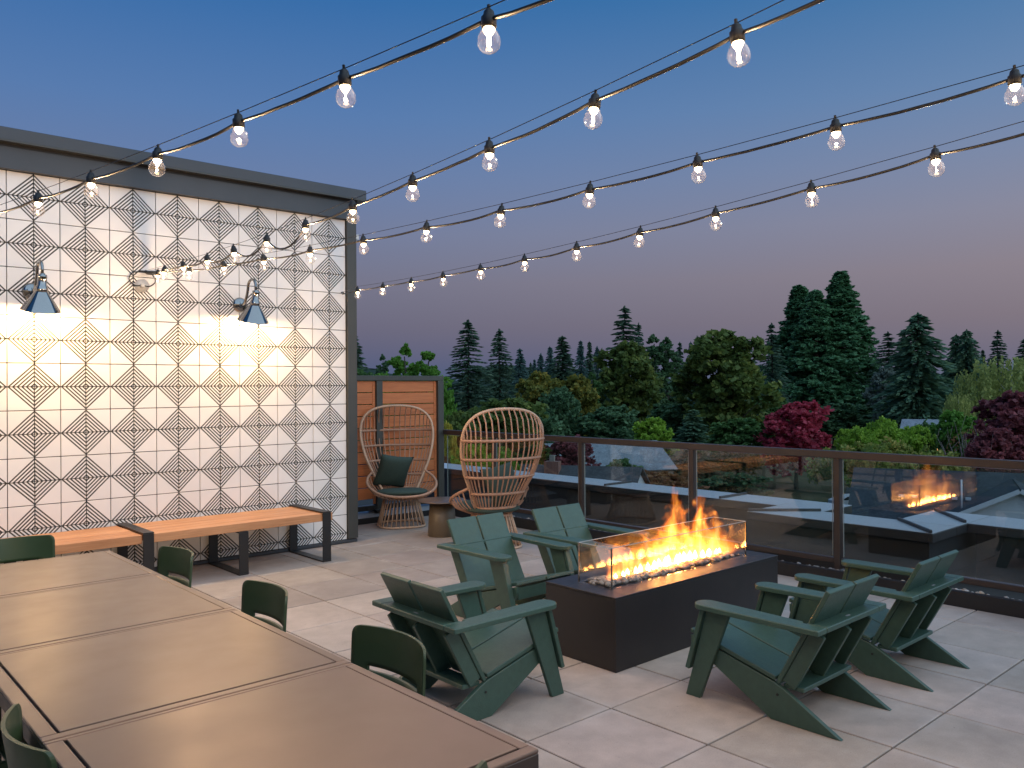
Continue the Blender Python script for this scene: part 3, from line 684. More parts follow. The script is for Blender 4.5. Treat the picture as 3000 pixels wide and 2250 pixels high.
def peacock(name='rattan_chair'):
    t = empty(name); m1, m2 = M['rattan'], M['rattan2']
    half = [(-w, hoop_y(z), z) for z, w in HW]; hoop = half+[(-x, y, z) for x, y, z in half[-2::-1]]
    hp = cr(hoop, 6); MB().tube(hp, .0165, 8).build('hoop', m2, t, True)
    def shell(x, z):                                           # the woven back, bowed backwards between the two sides of the hoop
        w = max(hoop_w(z), 1e-4); bow = (.10+.15*min(1, (z-.3)/.5))*max(0, min(1, (1.51-z)/.40))**.5
        return Vector((x, hoop_y(z)-bow*math.sqrt(max(0, 1-min(1, (x/w)**2))), z))
    for z in (.44, .60, .78, .97, 1.165):
        MB().tube([shell(hoop_w(z)*math.sin(a_/14*math.pi/2)*1.02, z) for a_ in range(-14, 15)], .0155, 8).build('hoop_ring', m1, t, True)
    nr = 20
    for i in range(1, nr):
        sa_ = math.sin((-1+2*i/nr)*math.pi/2*.985); zt = 1.486
        for k_ in range(90):
            z = 1.484-.004*k_
            if hoop_w(z) >= abs(sa_)*.462: zt = z; break
        pts = []
        for q in range(13):
            z = .345+(zt-.345)*q/12; x = sa_*(hoop_w(z) if z < 1.05 else .462); pts.append(shell(math.copysign(min(abs(x), hoop_w(z)), sa_), z))
        MB().tube(pts, .0082, 6).build('rod', m1, t, True)
    # seat basket: rim from hoop round the front, rods down to the seat ring
    rim = []
    for i in range(25):
        ph = rad(-118+236*i/24); c_ = math.cos(ph); s_ = math.sin(ph)
        rim.append(Vector((.430*s_*(1-.10*max(0, -c_)), .02+.400*c_, .405+.235*((1-c_)/1.47)**1.25)))
    rim[0] = Vector((-hoop_w(.66), hoop_y(.66), .66)); rim[-1] = Vector((hoop_w(.66), hoop_y(.66), .66))
    MB().tube(cr(rim, 3), .0165, 8).build('seat_rim', m1, t, True)
    def seat_ring(ph): return Vector((.205*math.sin(ph), -.03+.205*math.cos(ph), .35))
    for i in range(33):
        f_ = i/32; k_ = f_*24; j = min(23, int(k_)); p1 = rim[j].lerp(rim[j+1], k_-j); ph = rad(-118+236*f_); p0 = seat_ring(ph)
        mid = p0.lerp(p1, .55)+Vector((math.sin(ph)*.035, math.cos(ph)*.035, -.018))
        MB().tube(cr([p0, mid, p1], 4), .0075, 6).build('rod', m1, t, True)
    MB().tube([seat_ring(2*math.pi*i/28) for i in range(28)], .0125, 8, closed=True).build('seat_ring', m1, t, True)
    MB().lathe([(0, .343), (.2, .343), (.2, .352), (0, .352)], 28, (0, -.03, 0)).build('seat_pan', m1, t)
    def sq(ph, r_): 
        c_, s_ = math.cos(ph), math.sin(ph); k_ = (abs(c_)**3.2+abs(s_)**3.2)**(-1/3.2); return r_*k_*s_, r_*k_*c_
    MB().tube([(sq(2*math.pi*i/40, .285)[0], -.03+sq(2*math.pi*i/40, .285)[1], .013) for i in range(40)], .013, 8, closed=True).build('base_ring', m2, t, True)
    for i in range(34):
        ph = 2*math.pi*i/34; x, y = sq(ph, .283); a0 = Vector((x, -.03+y, .02)); b0 = Vector((.212*math.sin(ph), -.03+.212*math.cos(ph), .352))
        MB().tube([a0, b0], .0075, 6).build('base_rod', m2, t, True)
    return t
pk = peacock(); pk.location = (5.85, 8.60, 0); pk.rotation_euler.z = rad(-115-90+0)
tag(pk, 'rattan peacock chair with a green pillow, against the wooden screen', 'chair', 'rattan peacock chairs')
pk2 = copy_tree(pk); pk2.location = (5.80, 6.83, 0); pk2.rotation_euler.z = rad(-16)
tag(pk2, 'rattan peacock chair seen from behind, by the glass railing', 'chair', 'rattan peacock chairs')
def cushion_mesh(rx, ry, h, p=2.6):
    bm = bmesh.new(); bmesh.ops.create_uvsphere(bm, u_segments=32, v_segments=14, radius=1)
    for v in bm.verts:
        x, y, z = v.co; rr = math.hypot(x, y)
        if rr > 1e-5:
            a = math.atan2(y, x); k_ = (abs(math.cos(a))**p+abs(math.sin(a))**p)**(-1/p); r2 = rr**.55
            x, y = math.cos(a)*k_*r2, math.sin(a)*k_*r2
        v.co = (x*rx, y*ry, math.copysign(abs(z)**.8, z)*h)
    for f_ in bm.faces: f_.smooth = True
    me = bpy.data.meshes.new('cushion'); bm.to_mesh(me); bm.free(); return me
def pillow_mesh(s_, h):
    bm = bmesh.new(); n_ = 14; g2 = {}
    for sgn in (1, -1):
        for i in range(n_+1):
            for j in range(n_+1):
                u, v = -1+2*i/n_, -1+2*j/n_; e = (1-u*u)*(1-v*v); pin = 1-.07*(1-u*u)*(abs(v)**3)-.0
                x = u*s_*(1-.075*(1-v*v)*abs(u)**2); y = v*s_*(1-.075*(1-u*u)*abs(v)**2)
                g2[sgn, i, j] = bm.verts.new((x, y, sgn*h*(max(0, e)**.42)+.006*math.sin(5*u+3*v)*e))
        for i in range(n_):
            for j in range(n_): bm.faces.new((g2[sgn, i, j], g2[sgn, i+1, j], g2[sgn, i+1, j+1], g2[sgn, i, j+1])).smooth = True
    bmesh.ops.remove_doubles(bm, verts=bm.verts[:], dist=1e-5); bmesh.ops.recalc_face_normals(bm, faces=bm.faces[:])
    me = bpy.data.meshes.new('pillow'); bm.to_mesh(me); bm.free(); return me
cm = cushion_mesh(.315, .315, .042); pmh = pillow_mesh(.225, .075)
for root, l1, l2 in ((pk, 'round dark green seat cushion in the chair by the screen', 'square green pillow leaning in the chair by the screen'), (pk2, 'dark green seat cushion in the chair by the railing', 'green pillow seen through the back of the chair by the railing')):
    mw = Matrix.Translation(root.location) @ Matrix.Rotation(root.rotation_euler.z, 4, 'Z')
    o = link('seat_cushion', cm, M['cushion']); o.matrix_world = mw @ Matrix.Translation((0, .035, .425)) @ Matrix.Rotation(rad(3), 4, 'X'); tag(o, l1, 'cushion', 'green cushions on the rattan chairs')
    o = link('throw_pillow', pmh, M['cushion']); o.matrix_world = mw @ Matrix.Translation((.085, -.135, .668)) @ Matrix.Rotation(rad(16), 4, 'Z') @ Matrix.Rotation(rad(-8), 4, 'Y') @ Matrix.Rotation(rad(66), 4, 'X'); tag(o, l2, 'pillow', 'green cushions on the rattan chairs')

st = empty('side_table', (5.80, 7.70, 0), label='round khaki metal side table between the rattan chairs', cat='side table')
MB().lathe([(0, 0), (.165, 0), (.168, .004), (.142, .398), (0, .398)], 40).build('pedestal', M['sidetable'], st)
MB().lathe([(0, .399), (.276, .399), (.281, .403), (.281, .408), (.277, .412), (0, .412)], 56).build('table_top', M['tabletop'], st)

# ------------------------------------------------------------------ string lights
gl_me = MB().lathe([(.0165, .037), (.020, .031), (.0265, .020), (.0315, .007), (.0325, -.003), (.031, -.013), (.026, -.022), (.017, -.0295), (.007, -.033), (0, -.0335)], 22).mesh('globe', True); gl_me.materials.append(M['bulb'])
so_me = MB().lathe([(0, .088), (.008, .088), (.014, .082), (.0165, .070), (.0215, .066), (.0215, .040), (.019, .0365), (0, .0365)], 16).box(-.004, .004, -.004, .004, .086, .102, .001).mesh('socket'); so_me.materials.append(M['rubber'])
led_me = MB().lathe([(0, .0362), (.0155, .0362), (.0165, .031), (.0125, .023), (.007, .016), (0, .0135)], 12).mesh('light_core', True); led_me.materials.append(M['led'])
STR = [('S1', (1.0140, 4.7320, 2.6270), (.0900, -.6030, -.0050), .0020, range(-5, 11), 'leftmost festoon of globe bulbs, from the left of the wall over the tables', (.555, 8.05, 2.78)),
       ('S2', (2.5540, 7.3830, 2.6970), (-.0500, -.6070, -.0350), .0030, range(0, 15), 'second festoon of globe bulbs from the left, starting at the glass junction box', (2.615, 8.05, 2.806)),
       ('S3', (2.5760, 7.6080, 2.6950), (.0520, -.6060, -.0340), .0030, range(0, 15), 'third festoon of globe bulbs from the left, starting at the glass junction box', (2.625, 8.05, 2.800)),
       ('S4', (4.5170, 7.4140, 2.6690), (-.0880, -.6030, -.0300), .0024, range(0, 15), 'rightmost festoon of globe bulbs, starting at the building corner', (4.702, 8.04, 2.754))]
for nm, P0, d, kz, rg, lab, anchor in STR:
    t = empty('string_light', anchor, label=lab, cat='string light', group='festoon lights strung over the terrace')
    A = Vector(anchor); P0 = Vector(P0); d = Vector(d)
    def bp(i): return P0+d*i+Vector((0, 0, kz*i*i))
    top = Vector((0, 0, .060)); wire = Vector((0, 0, .094))
    ends_ = [A]+[bp(i)+top for i in rg]; far = Vector((bp(rg[-1]+1).x, -1.99, bp(rg[-1]+1).z+.12)); ends_.append(far)
    cable = [ends_[0]]
    for i_, (a, c_) in enumerate(zip(ends_, ends_[1:])):
        sag = R.uniform(.006, .018)
        if nm == 'S2' and i_ in (2, 3, 4, 5): sag = (.03, .05, .075, .10)[i_-2]
        for q in range(1, 9):
            s_ = q/8; w_ = R.uniform(-.002, .002); cable.append(a.lerp(c_, s_)-Vector((w_, 0, sag*(4*s_*(1-s_))**.9)))
    MB().tube([p-A for p in cable], .0060, 6).build('cable', M['rubber'], t, True)
    MB().tube([A+Vector((0, 0, .02))-A]+[bp(i)+wire-A for i in rg]+[far+Vector((0, 0, .034))-A], .0017, 5).build('steel_wire', M['wire'], t, True)
    for i in rg:
        p_ = bp(i)-A; tilt = (R.uniform(-.10, .10), R.uniform(-.10, .10), R.uniform(0, 6))
        g_ = link('bulb', gl_me, None, t, p_, tilt); link('socket', so_me, None, g_); link('light_core', led_me, None, g_)
        li = bpy.data.lights.get('bulb_light')
        if li is None:
            li = bpy.data.lights.new('bulb_light', 'POINT'); li.energy = 5.6; li.color = (1.0, .64, .34); li.shadow_soft_size = .005
        lo = bpy.data.objects.new('bulb_light', li); C.objects.link(lo); lo.parent = t; lo.location = p_+Vector((0, 0, .006))
    MB().tube([(0, .03, .02), (0, -.02, .02), (0, -.035, .005)], .006, 8).build('hook', M['wire'], t, True)
j = empty('junction_box', (2.583, WALLY-.004, 2.682), label='round clear junction box with looped cables on the tiled wall', cat='junction box')
rx = Matrix.Rotation(rad(90), 4, 'X')
MB().lathe([(0, .055), (.05, .053), (.062, .040), (.064, 0)], 28, mtx=rx).build('cover', M['plastic_clear'], j)
MB().lathe([(0, .004), (.06, .004), (.06, .001), (0, .001)], 28, mtx=rx).build('back', M['white'], j)
MB().box(-.015, .015, -.05, -.01, -.015, .015, .002).build('terminal', M['white'], j)
for sx_ in (-1, 1):
    MB().tube(cr([(sx_*.02, -.03, 0), (sx_*.07, -.03, .0), (sx_*.118, -.03, .05), (sx_*.085, -.03, .115), (sx_*.01+.02, -.035, .130)], 5), .0055, 8).build('loop_cable', M['rubber'], j, True)
MB().tube([(-.035, -.04, .131), (.055, -.04, .131)], .011, 10).build('plug', M['rubber'], j, True)
MB().tube([(.052, -.04, .131), (.15, -.10, .135)], .009, 8).build('connector', M['rubber'], j, True)


# ------------------------------------------------------------------ ground, street, hills beyond
GZ = -10.3
def ground_mat():
    nb = NB('lawns_and_litter'); p = nb.pos(); a = nb.noise(p, .02, 5, .6); b_ = nb.noise(p, .5, 5, .65)
    c = nb.mix(nb.rng(a, .42, .58, 0, 1), nb.ramp(b_, [(.3, (.030, .045, .016)), (.7, (.060, .080, .030))]), nb.ramp(b_, [(.3, (.070, .055, .035)), (.7, (.13, .10, .06))]))
    nb.pr(c, .95, 0, .1); nb.bump(b_, .5, .05); return nb.m
M['ground'] = ground_mat(); M['asphalt'] = plain('asphalt', (.055, .055, .058), .9, 0, .15, .6, .2, 20); M['hill'] = leaf_mat('far_forest', (.008, .013, .008), (.014, .021, .011))
g = MB(); g.poly([(-5000, -5000, GZ), (5000, -5000, GZ), (5000, 5000, GZ), (-5000, 5000, GZ)]); tag(g.build('ground', M['ground']), kind='structure')
def gp(u, D): p = at(u, 1131, D); return Vector((p.x, p.y, GZ))
def strip(name, pts, w, mat, z):
    mb = MB(); P_ = [gp(*p) for p in pts]
    for a, b_ in zip(P_, P_[1:]):
        n_ = (b_-a).cross(Vector((0, 0, 1))).normalized()*w/2
        mb.poly([tuple(a-n_+Vector((0, 0, z))), tuple(b_-n_+Vector((0, 0, z))), tuple(b_+n_+Vector((0, 0, z))), tuple(a+n_+Vector((0, 0, z)))])
    return tag(mb.build(name, mat), kind='structure')
strip('street', [(1500, 66), (2050, 72), (2560, 82), (3400, 96)], 9, M['asphalt'], .004)
strip('driveway', [(2560, 78), (2560, 140)], 6, M['asphalt'], .008)
hb = bmesh.new(); hv = []
for i in range(61):
    u_ = 300+i*50; tp = 1133-(38+26*math.sin(i*.55+.4)+14*math.sin(i*1.7)+R.uniform(-4, 4))*(1.0 if u_ < 1500 else max(.35, 1-(u_-1500)/900))
    col_ = []
    for D_, f_ in ((2600, 0), (2900, .45), (3300, .8), (3700, 1.0), (4300, .6)):
        p = at(u_, 1133, D_); top_ = at(u_, tp, D_).z
        col_.append(hb.verts.new((p.x, p.y, lerp(GZ, top_, f_)+R.uniform(-6, 6)*f_)))
    hv.append(col_)
for a, b_ in zip(hv, hv[1:]):
    for q in range(4): hb.faces.new((a[q], b_[q], b_[q+1], a[q+1]))
bmesh.ops.subdivide_edges(hb, edges=hb.edges[:], cuts=3, use_grid_fill=True, fractal=1.2, seed=3)
me = bpy.data.meshes.new('hills'); hb.to_mesh(me); hb.free(); tag(link('hills', me, M['hill']), kind='structure')

# ------------------------------------------------------------------ tree builders (each makes a crown mesh and a trunk mesh of a known size)
class Leaves:
    def __init__(self, seed): self.v = []; self.f = []; self.r = random.Random(seed)
    def leaf(self, c, d, size, asp=.5, droop=0.0):
        r = self.r; d = Vector(d); d.normalize()
        s_ = d.cross(Vector((r.uniform(-1, 1), r.uniform(-1, 1), r.uniform(-.4, 1)))); 
        if s_.length < 1e-3: s_ = Vector((1, 0, 0))
        s_.normalize(); c = Vector(c); a = d*size*.5; w = s_*size*asp*.5; k = len(self.v)
        self.v += [c-a, c+w-a*.1, c+a, c-w-a*.1]; self.f.append((k, k+1, k+2, k+3))
    def mesh(self, name):
        me = bpy.data.meshes.new(name); me.from_pydata([tuple(p) for p in self.v], [], self.f); me.update(); return me
def rdir(r):
    while True:
        v = Vector((r.uniform(-1, 1), r.uniform(-1, 1), r.uniform(-1, 1)))
        if .05 < v.length < 1: return v.normalized()
def fir_crown(seed, h, rad_, whorls=46, per=8, droop=.25, fill=1.0, base=.05, power=.85, up_=.0, lsz=.55):
    L_ = Leaves(seed); r = L_.r
    for k in range(whorls):
        f_ = (k+r.uniform(-.3, .3))/whorls; f_ = max(0, min(.995, f_)); z = h*(base+(1-base)*f_)
        reach = rad_*(1-f_)**power+.25
        for b_ in range(per):
            if r.random() > fill: continue
            az = r.uniform(0, 6.283); l_ = reach*r.uniform(.55, 1.12); dx, dy = math.cos(az), math.sin(az)
            n_ = max(3, int(l_/.38))
            for q in range(n_):
                t = (q+.6)/n_; x = l_*t; zz = z-droop*l_*t*t*1.2+up_*l_*t**3
                for _ in range(3):
                    side = r.uniform(-1, 1)*.34*(1-t*.55)*min(1.6, l_*.35)
                    c = (dx*x-dy*side, dy*x+dx*side, zz+r.uniform(-.16, .10)-abs(side)*.15)
                    L_.leaf(c, (dx*.8-dy*side, dy*.8+dx*side, -.25+r.uniform(-.25, .25)), lsz*r.uniform(.7, 1.35), .42)
    for _ in range(26): L_.leaf((r.uniform(-.1, .1), r.uniform(-.1, .1), h*(1-r.uniform(0, .04))), (r.uniform(-.3, .3), r.uniform(-.3, .3), 1), lsz*.8, .35)
    return L_
def clump_crown(seed, centers, leaves, lsz, spread, asp=.6, bias=(0, 0, .25)):
    """centers: (point, radius); leaf clumps over each lobe's surface"""
    L_ = Leaves(seed); r = L_.r
    for c, R_ in centers:
        for _ in range(spread):
            n_ = rdir(r)
            if n_.z < -.75: n_.z *= -.6
            q = Vector(c)+n_*R_*r.uniform(.55, 1.05); cr_ = R_*r.uniform(.16, .30)
            for _ in range(leaves):
                o_ = rdir(r)*cr_*r.uniform(.2, 1.0); d_ = rdir(r)+n_*.5+Vector(bias)*-1
                L_.leaf(q+o_, d_, lsz*r.uniform(.6, 1.3), asp)
    return L_
def trunk_mesh(seed, h, r_, limbs=0, reach=0.0, z0=.3, lean=.0, thin=.25):
    rr = random.Random(seed); mb = MB(); pts = [(rr.uniform(-.1, .1)*i*.3+lean*i*i*.05, rr.uniform(-.1, .1)*i*.3, h*i/7) for i in range(8)]
    mb.tube(pts, r_, 8, rs=[r_*(1.25 if i == 0 else 1)*lerp(1, thin, i/7) for i in range(8)])
    for k in range(limbs):
        f_ = lerp(z0, .92, (k+rr.random())/limbs); i = min(6, int(f_*7)); a = Vector(pts[i]).lerp(Vector(pts[i+1]), f_*7-i)
        az = rr.uniform(0, 6.283); l_ = reach*(1.15-f_)*rr.uniform(.7, 1.1); e = a+Vector((math.cos(az)*l_, math.sin(az)*l_, l_*rr.uniform(.5, 1.1))); m_ = a.lerp(e, .5)+Vector((0, 0, -l_*.10))
        mb.tube([a, m_, e], .1, 5, rs=[r_*lerp(.42, .2, f_), r_*.22, r_*.07])
    return mb.mesh('trunk', True)
def broad_centers(seed, h, w, n, zlo=.30, zhi=.95, rmul=1.0):
    rr = random.Random(seed); out = []
    for k in range(n):
        f_ = (k+.5)/n; z = h*lerp(zlo, zhi-.10, f_); prof = math.sin(math.pi*min(1, .22+.72*(1-f_)))**.7
        az = k*2.4+rr.uniform(-.5, .5); rr_ = w*.55*prof*rr.uniform(.45, 1.0); out.append((Vector((math.cos(az)*rr_, math.sin(az)*rr_, z)), w*rr.uniform(.30, .46)*rmul*lerp(1, .72, f_)))
    out.append((Vector((0, 0, h*zhi-w*.26*rmul)), w*.26*rmul)); return out
PROTO = {}
def proto_tree(kind, h, w, crown, trunk): PROTO.setdefault(kind, []).append((h, w, crown.mesh(kind+'_crown'), trunk))
for sd in (1, 2): proto_tree('fir', 24, 4.6, fir_crown(sd, 24, 4.6, 54, 10, .22, lsz=.80), trunk_mesh(sd, 23.4, .38))
for sd in (3, 4): proto_tree('spruce', 26, 4.8, fir_crown(sd, 26, 4.8, 48, 9, .34, .82, .06, .78, .22, .72), trunk_mesh(sd, 25.6, .34, thin=.12))
for sd in (5, 6): proto_tree('cedar', 22, 5.4, fir_crown(sd, 22, 5.4, 50, 10, .50, .88, .08, .62, .05, .85), trunk_mesh(sd, 21.4, .5))
for sd in (7, 8):
    rr = random.Random(sd); cs = []
    for k_ in range(400):
        f_ = rr.random()**.85*.985; z = 44*(.07+.93*f_); rd_ = 7.6*(1-f_)**.98*rr.uniform(.5, 1.0); az = rr.uniform(0, 6.283)
        cs.append((Vector((math.cos(az)*rd_, math.sin(az)*rd_, z-.3*rd_)), lerp(1.9, .60, f_)*rr.uniform(.8, 1.25)))
    proto_tree('sequoia', 44, 7.6, clump_crown(sd, cs, 8, .95, 10, .6, (0, 0, .5)), trunk_mesh(sd, 43, 1.15, thin=.08))
for sd in (11, 12, 13): proto_tree('broad', 16, 6.0, clump_crown(sd, broad_centers(sd, 16, 6.0, 16, .24), 16, .62, 40, .75), trunk_mesh(sd, 14, .30, 9, 5.0))
for sd in (14, 15): proto_tree('poplar', 20, 4.0, clump_crown(sd, broad_centers(sd, 20, 4.0, 34, .10, .97, .70), 14, .55, 22, .7, (0, 0, -.2)), trunk_mesh(sd, 18, .28, 8, 3.0))
for sd in (16,): proto_tree('wide', 9, 6.0, clump_crown(sd, [(Vector((math.cos(a_)*q, math.sin(a_)*q*.9, 6.6-.22*q+.5*math.sin(a_*3+q))), 1.35) for q in (0.2, 2.0, 3.8, 5.0) for a_ in [i*6.283/max(1, int(q*2.6)) + q for i in range(max(1, int(q*2.6)))]], 22, .34, 32, .65), trunk_mesh(sd, 6.5, .28, 10, 4.6, .35))
for sd in (17, 18):
    L_ = Leaves(sd); r = L_.r
    for k_ in range(420):
        az = r.uniform(0, 6.283); f_ = r.random(); rd_ = 4.6*math.sqrt(r.random())*math.sin(math.pi*(.15+.62*(1-f_)))**.8; x, y, z = math.cos(az)*rd_, math.sin(az)*rd_, 17*(.30+.68*f_)
        for q in range(r.randint(10, 18)):
            L_.leaf((x+r.uniform(-.16, .16), y+r.uniform(-.16, .16), z-q*.15), (r.uniform(-.4, .4), r.uniform(-.4, .4), -1), .44*r.uniform(.6, 1.3), .55)
    proto_tree('birch', 17, 4.6, L_, trunk_mesh(sd, 16, .20, 12, 4.2, .25))
for sd in (19,):
    rr = random.Random(sd); mb = MB()
    for k_ in range(70):
        az = rr.uniform(0, 6.283); sp = rr.uniform(.1, 1.0); a_ = Vector((rr.uniform(-.2, .2), rr.uniform(-.2, .2), 0)); e = Vector((math.cos(az)*sp*3.4, math.sin(az)*sp*3.4, rr.uniform(3.2, 5.6)-sp*.9)); m_ = a_.lerp(e, .45)+Vector((0, 0, .35))
        mb.tube([a_, m_, e], .05, 4, rs=[.05, .03, .010])
        for _ in range(4):
            b0 = m_.lerp(e, rr.random()); b1 = b0+Vector((rr.uniform(-.6, .6), rr.uniform(-.6, .6), rr.uniform(.3, 1.0))); mb.tube([b0, b1], .02, 3, rs=[.016, .006])
    L_ = Leaves(sd)
    for _ in range(600): L_.leaf(rdir(L_.r)*Vector((2.6, 2.6, 1.4)).length*.55+Vector((0, 0, 3.0)), rdir(L_.r), .16, .5)
    PROTO['bare'] = [(5.4, 3.4, L_.mesh('bare_crown'), mb.mesh('twigs', True))]

LM = dict(
    firdark=leaf_mat('fir_needles', (.010, .020, .014), (.020, .036, .022), (.035, .050, .028), .3), firblue=leaf_mat('blue_fir_needles', (.014, .028, .026), (.026, .046, .040), None, .3),
    cedar=leaf_mat('cedar_needles', (.014, .030, .020), (.028, .052, .030), (.045, .066, .030), .3), seq=leaf_mat('sequoia_needles', (.013, .034, .016), (.027, .062, .027), (.045, .085, .040), .3),
    bright=leaf_mat('bright_leaves', (.030, .075, .012), (.058, .125, .018), (.09, .16, .03)), mid=leaf_mat('green_leaves', (.020, .046, .014), (.038, .076, .022), (.06, .10, .03)),
    deep=leaf_mat('deep_green_leaves', (.012, .028, .014), (.024, .046, .020), (.04, .065, .03)), olive=leaf_mat('olive_leaves', (.026, .042, .012), (.050, .070, .016), (.10, .11, .025)),
    golden=leaf_mat('turning_leaves', (.040, .052, .012), (.080, .080, .016), (.17, .12, .02)), yellow=leaf_mat('yellow_leaves', (.12, .10, .014), (.22, .18, .025), (.3, .26, .05)),
    lime=leaf_mat('lime_leaves', (.055, .10, .012), (.105, .17, .018), (.16, .22, .03)), birch=leaf_mat('birch_leaves', (.070, .090, .024), (.125, .140, .040), (.20, .20, .06)),
    red=leaf_mat('crimson_leaves', (.10, .018, .022), (.20, .022, .036), (.30, .045, .06)), maroon=leaf_mat('maroon_leaves', (.030, .010, .012), (.060, .018, .020), (.11, .03, .03)),
    tip=leaf_mat('yellow_tipped_leaves', (.045, .075, .016), (.095, .110, .022), (.24, .17, .05)), rust=leaf_mat('rusty_leaves', (.060, .032, .014), (.11, .055, .02), (.16, .06, .04)), grey=leaf_mat('grey_green_leaves', (.045, .060, .048), (.075, .092, .075)))
M['bark'] = plain('bark', (.055, .042, .034), .95, 0, .3, 3, .6, 10); M['redbark'] = plain('sequoia_bark', (.12, .055, .035), .95, 0, .3, 3, .6, 10); M['birchbark'] = plain('birch_bark', (.42, .40, .36), .8, 0, .3, 4); M['twig'] = plain('grey_twigs', (.24, .19, .17), .9, 0, .2, 4)
NAME = dict(fir='fir_tree', spruce='spruce_tree', cedar='cedar_tree', sequoia='giant_sequoia', broad='broadleaf_tree', poplar='poplar_tree', wide='spreading_tree', birch='birch_tree', bare='bare_shrub')
def tree(kind, u, vt, D, wpx, mat, label, cat='tree', group=None, base=None):
    D *= DS; wpx *= WID[kind]
    h0, w0, cm_, tm_ = PROTO[kind][R.randrange(len(PROTO[kind]))]
    b_ = gp(u, D); 
    if base is not None: b_.z = at(u, base, D).z
    H_ = max(1.5, at(u, vt, D).z-b_.z); sz = H_/h0; sx_ = (wpx*D/FPX)/(2*w0*(.92 if kind in ('fir', 'spruce', 'cedar', 'sequoia') else .95))
    t = empty(NAME[kind], b_, R.uniform(0, 6.28), label=label, cat=cat, group=group or 'trees beyond the railing')
    bark = M['redbark'] if kind == 'sequoia' else M['birchbark'] if kind == 'birch' else M['twig'] if kind == 'bare' else M['bark']
    link('crown', cm_, LM[mat], t, scale=(sx_, sx_, sz)); link('trunk', tm_, bark, t, scale=(min(sx_, sz*1.3),)*2+(sz,)); return t
DS = 1.45; WID = dict(fir=1.3, spruce=1.3, cedar=1.15, sequoia=1.25, broad=1.42, poplar=1.8, wide=1.1, birch=1.25, bare=1.0)
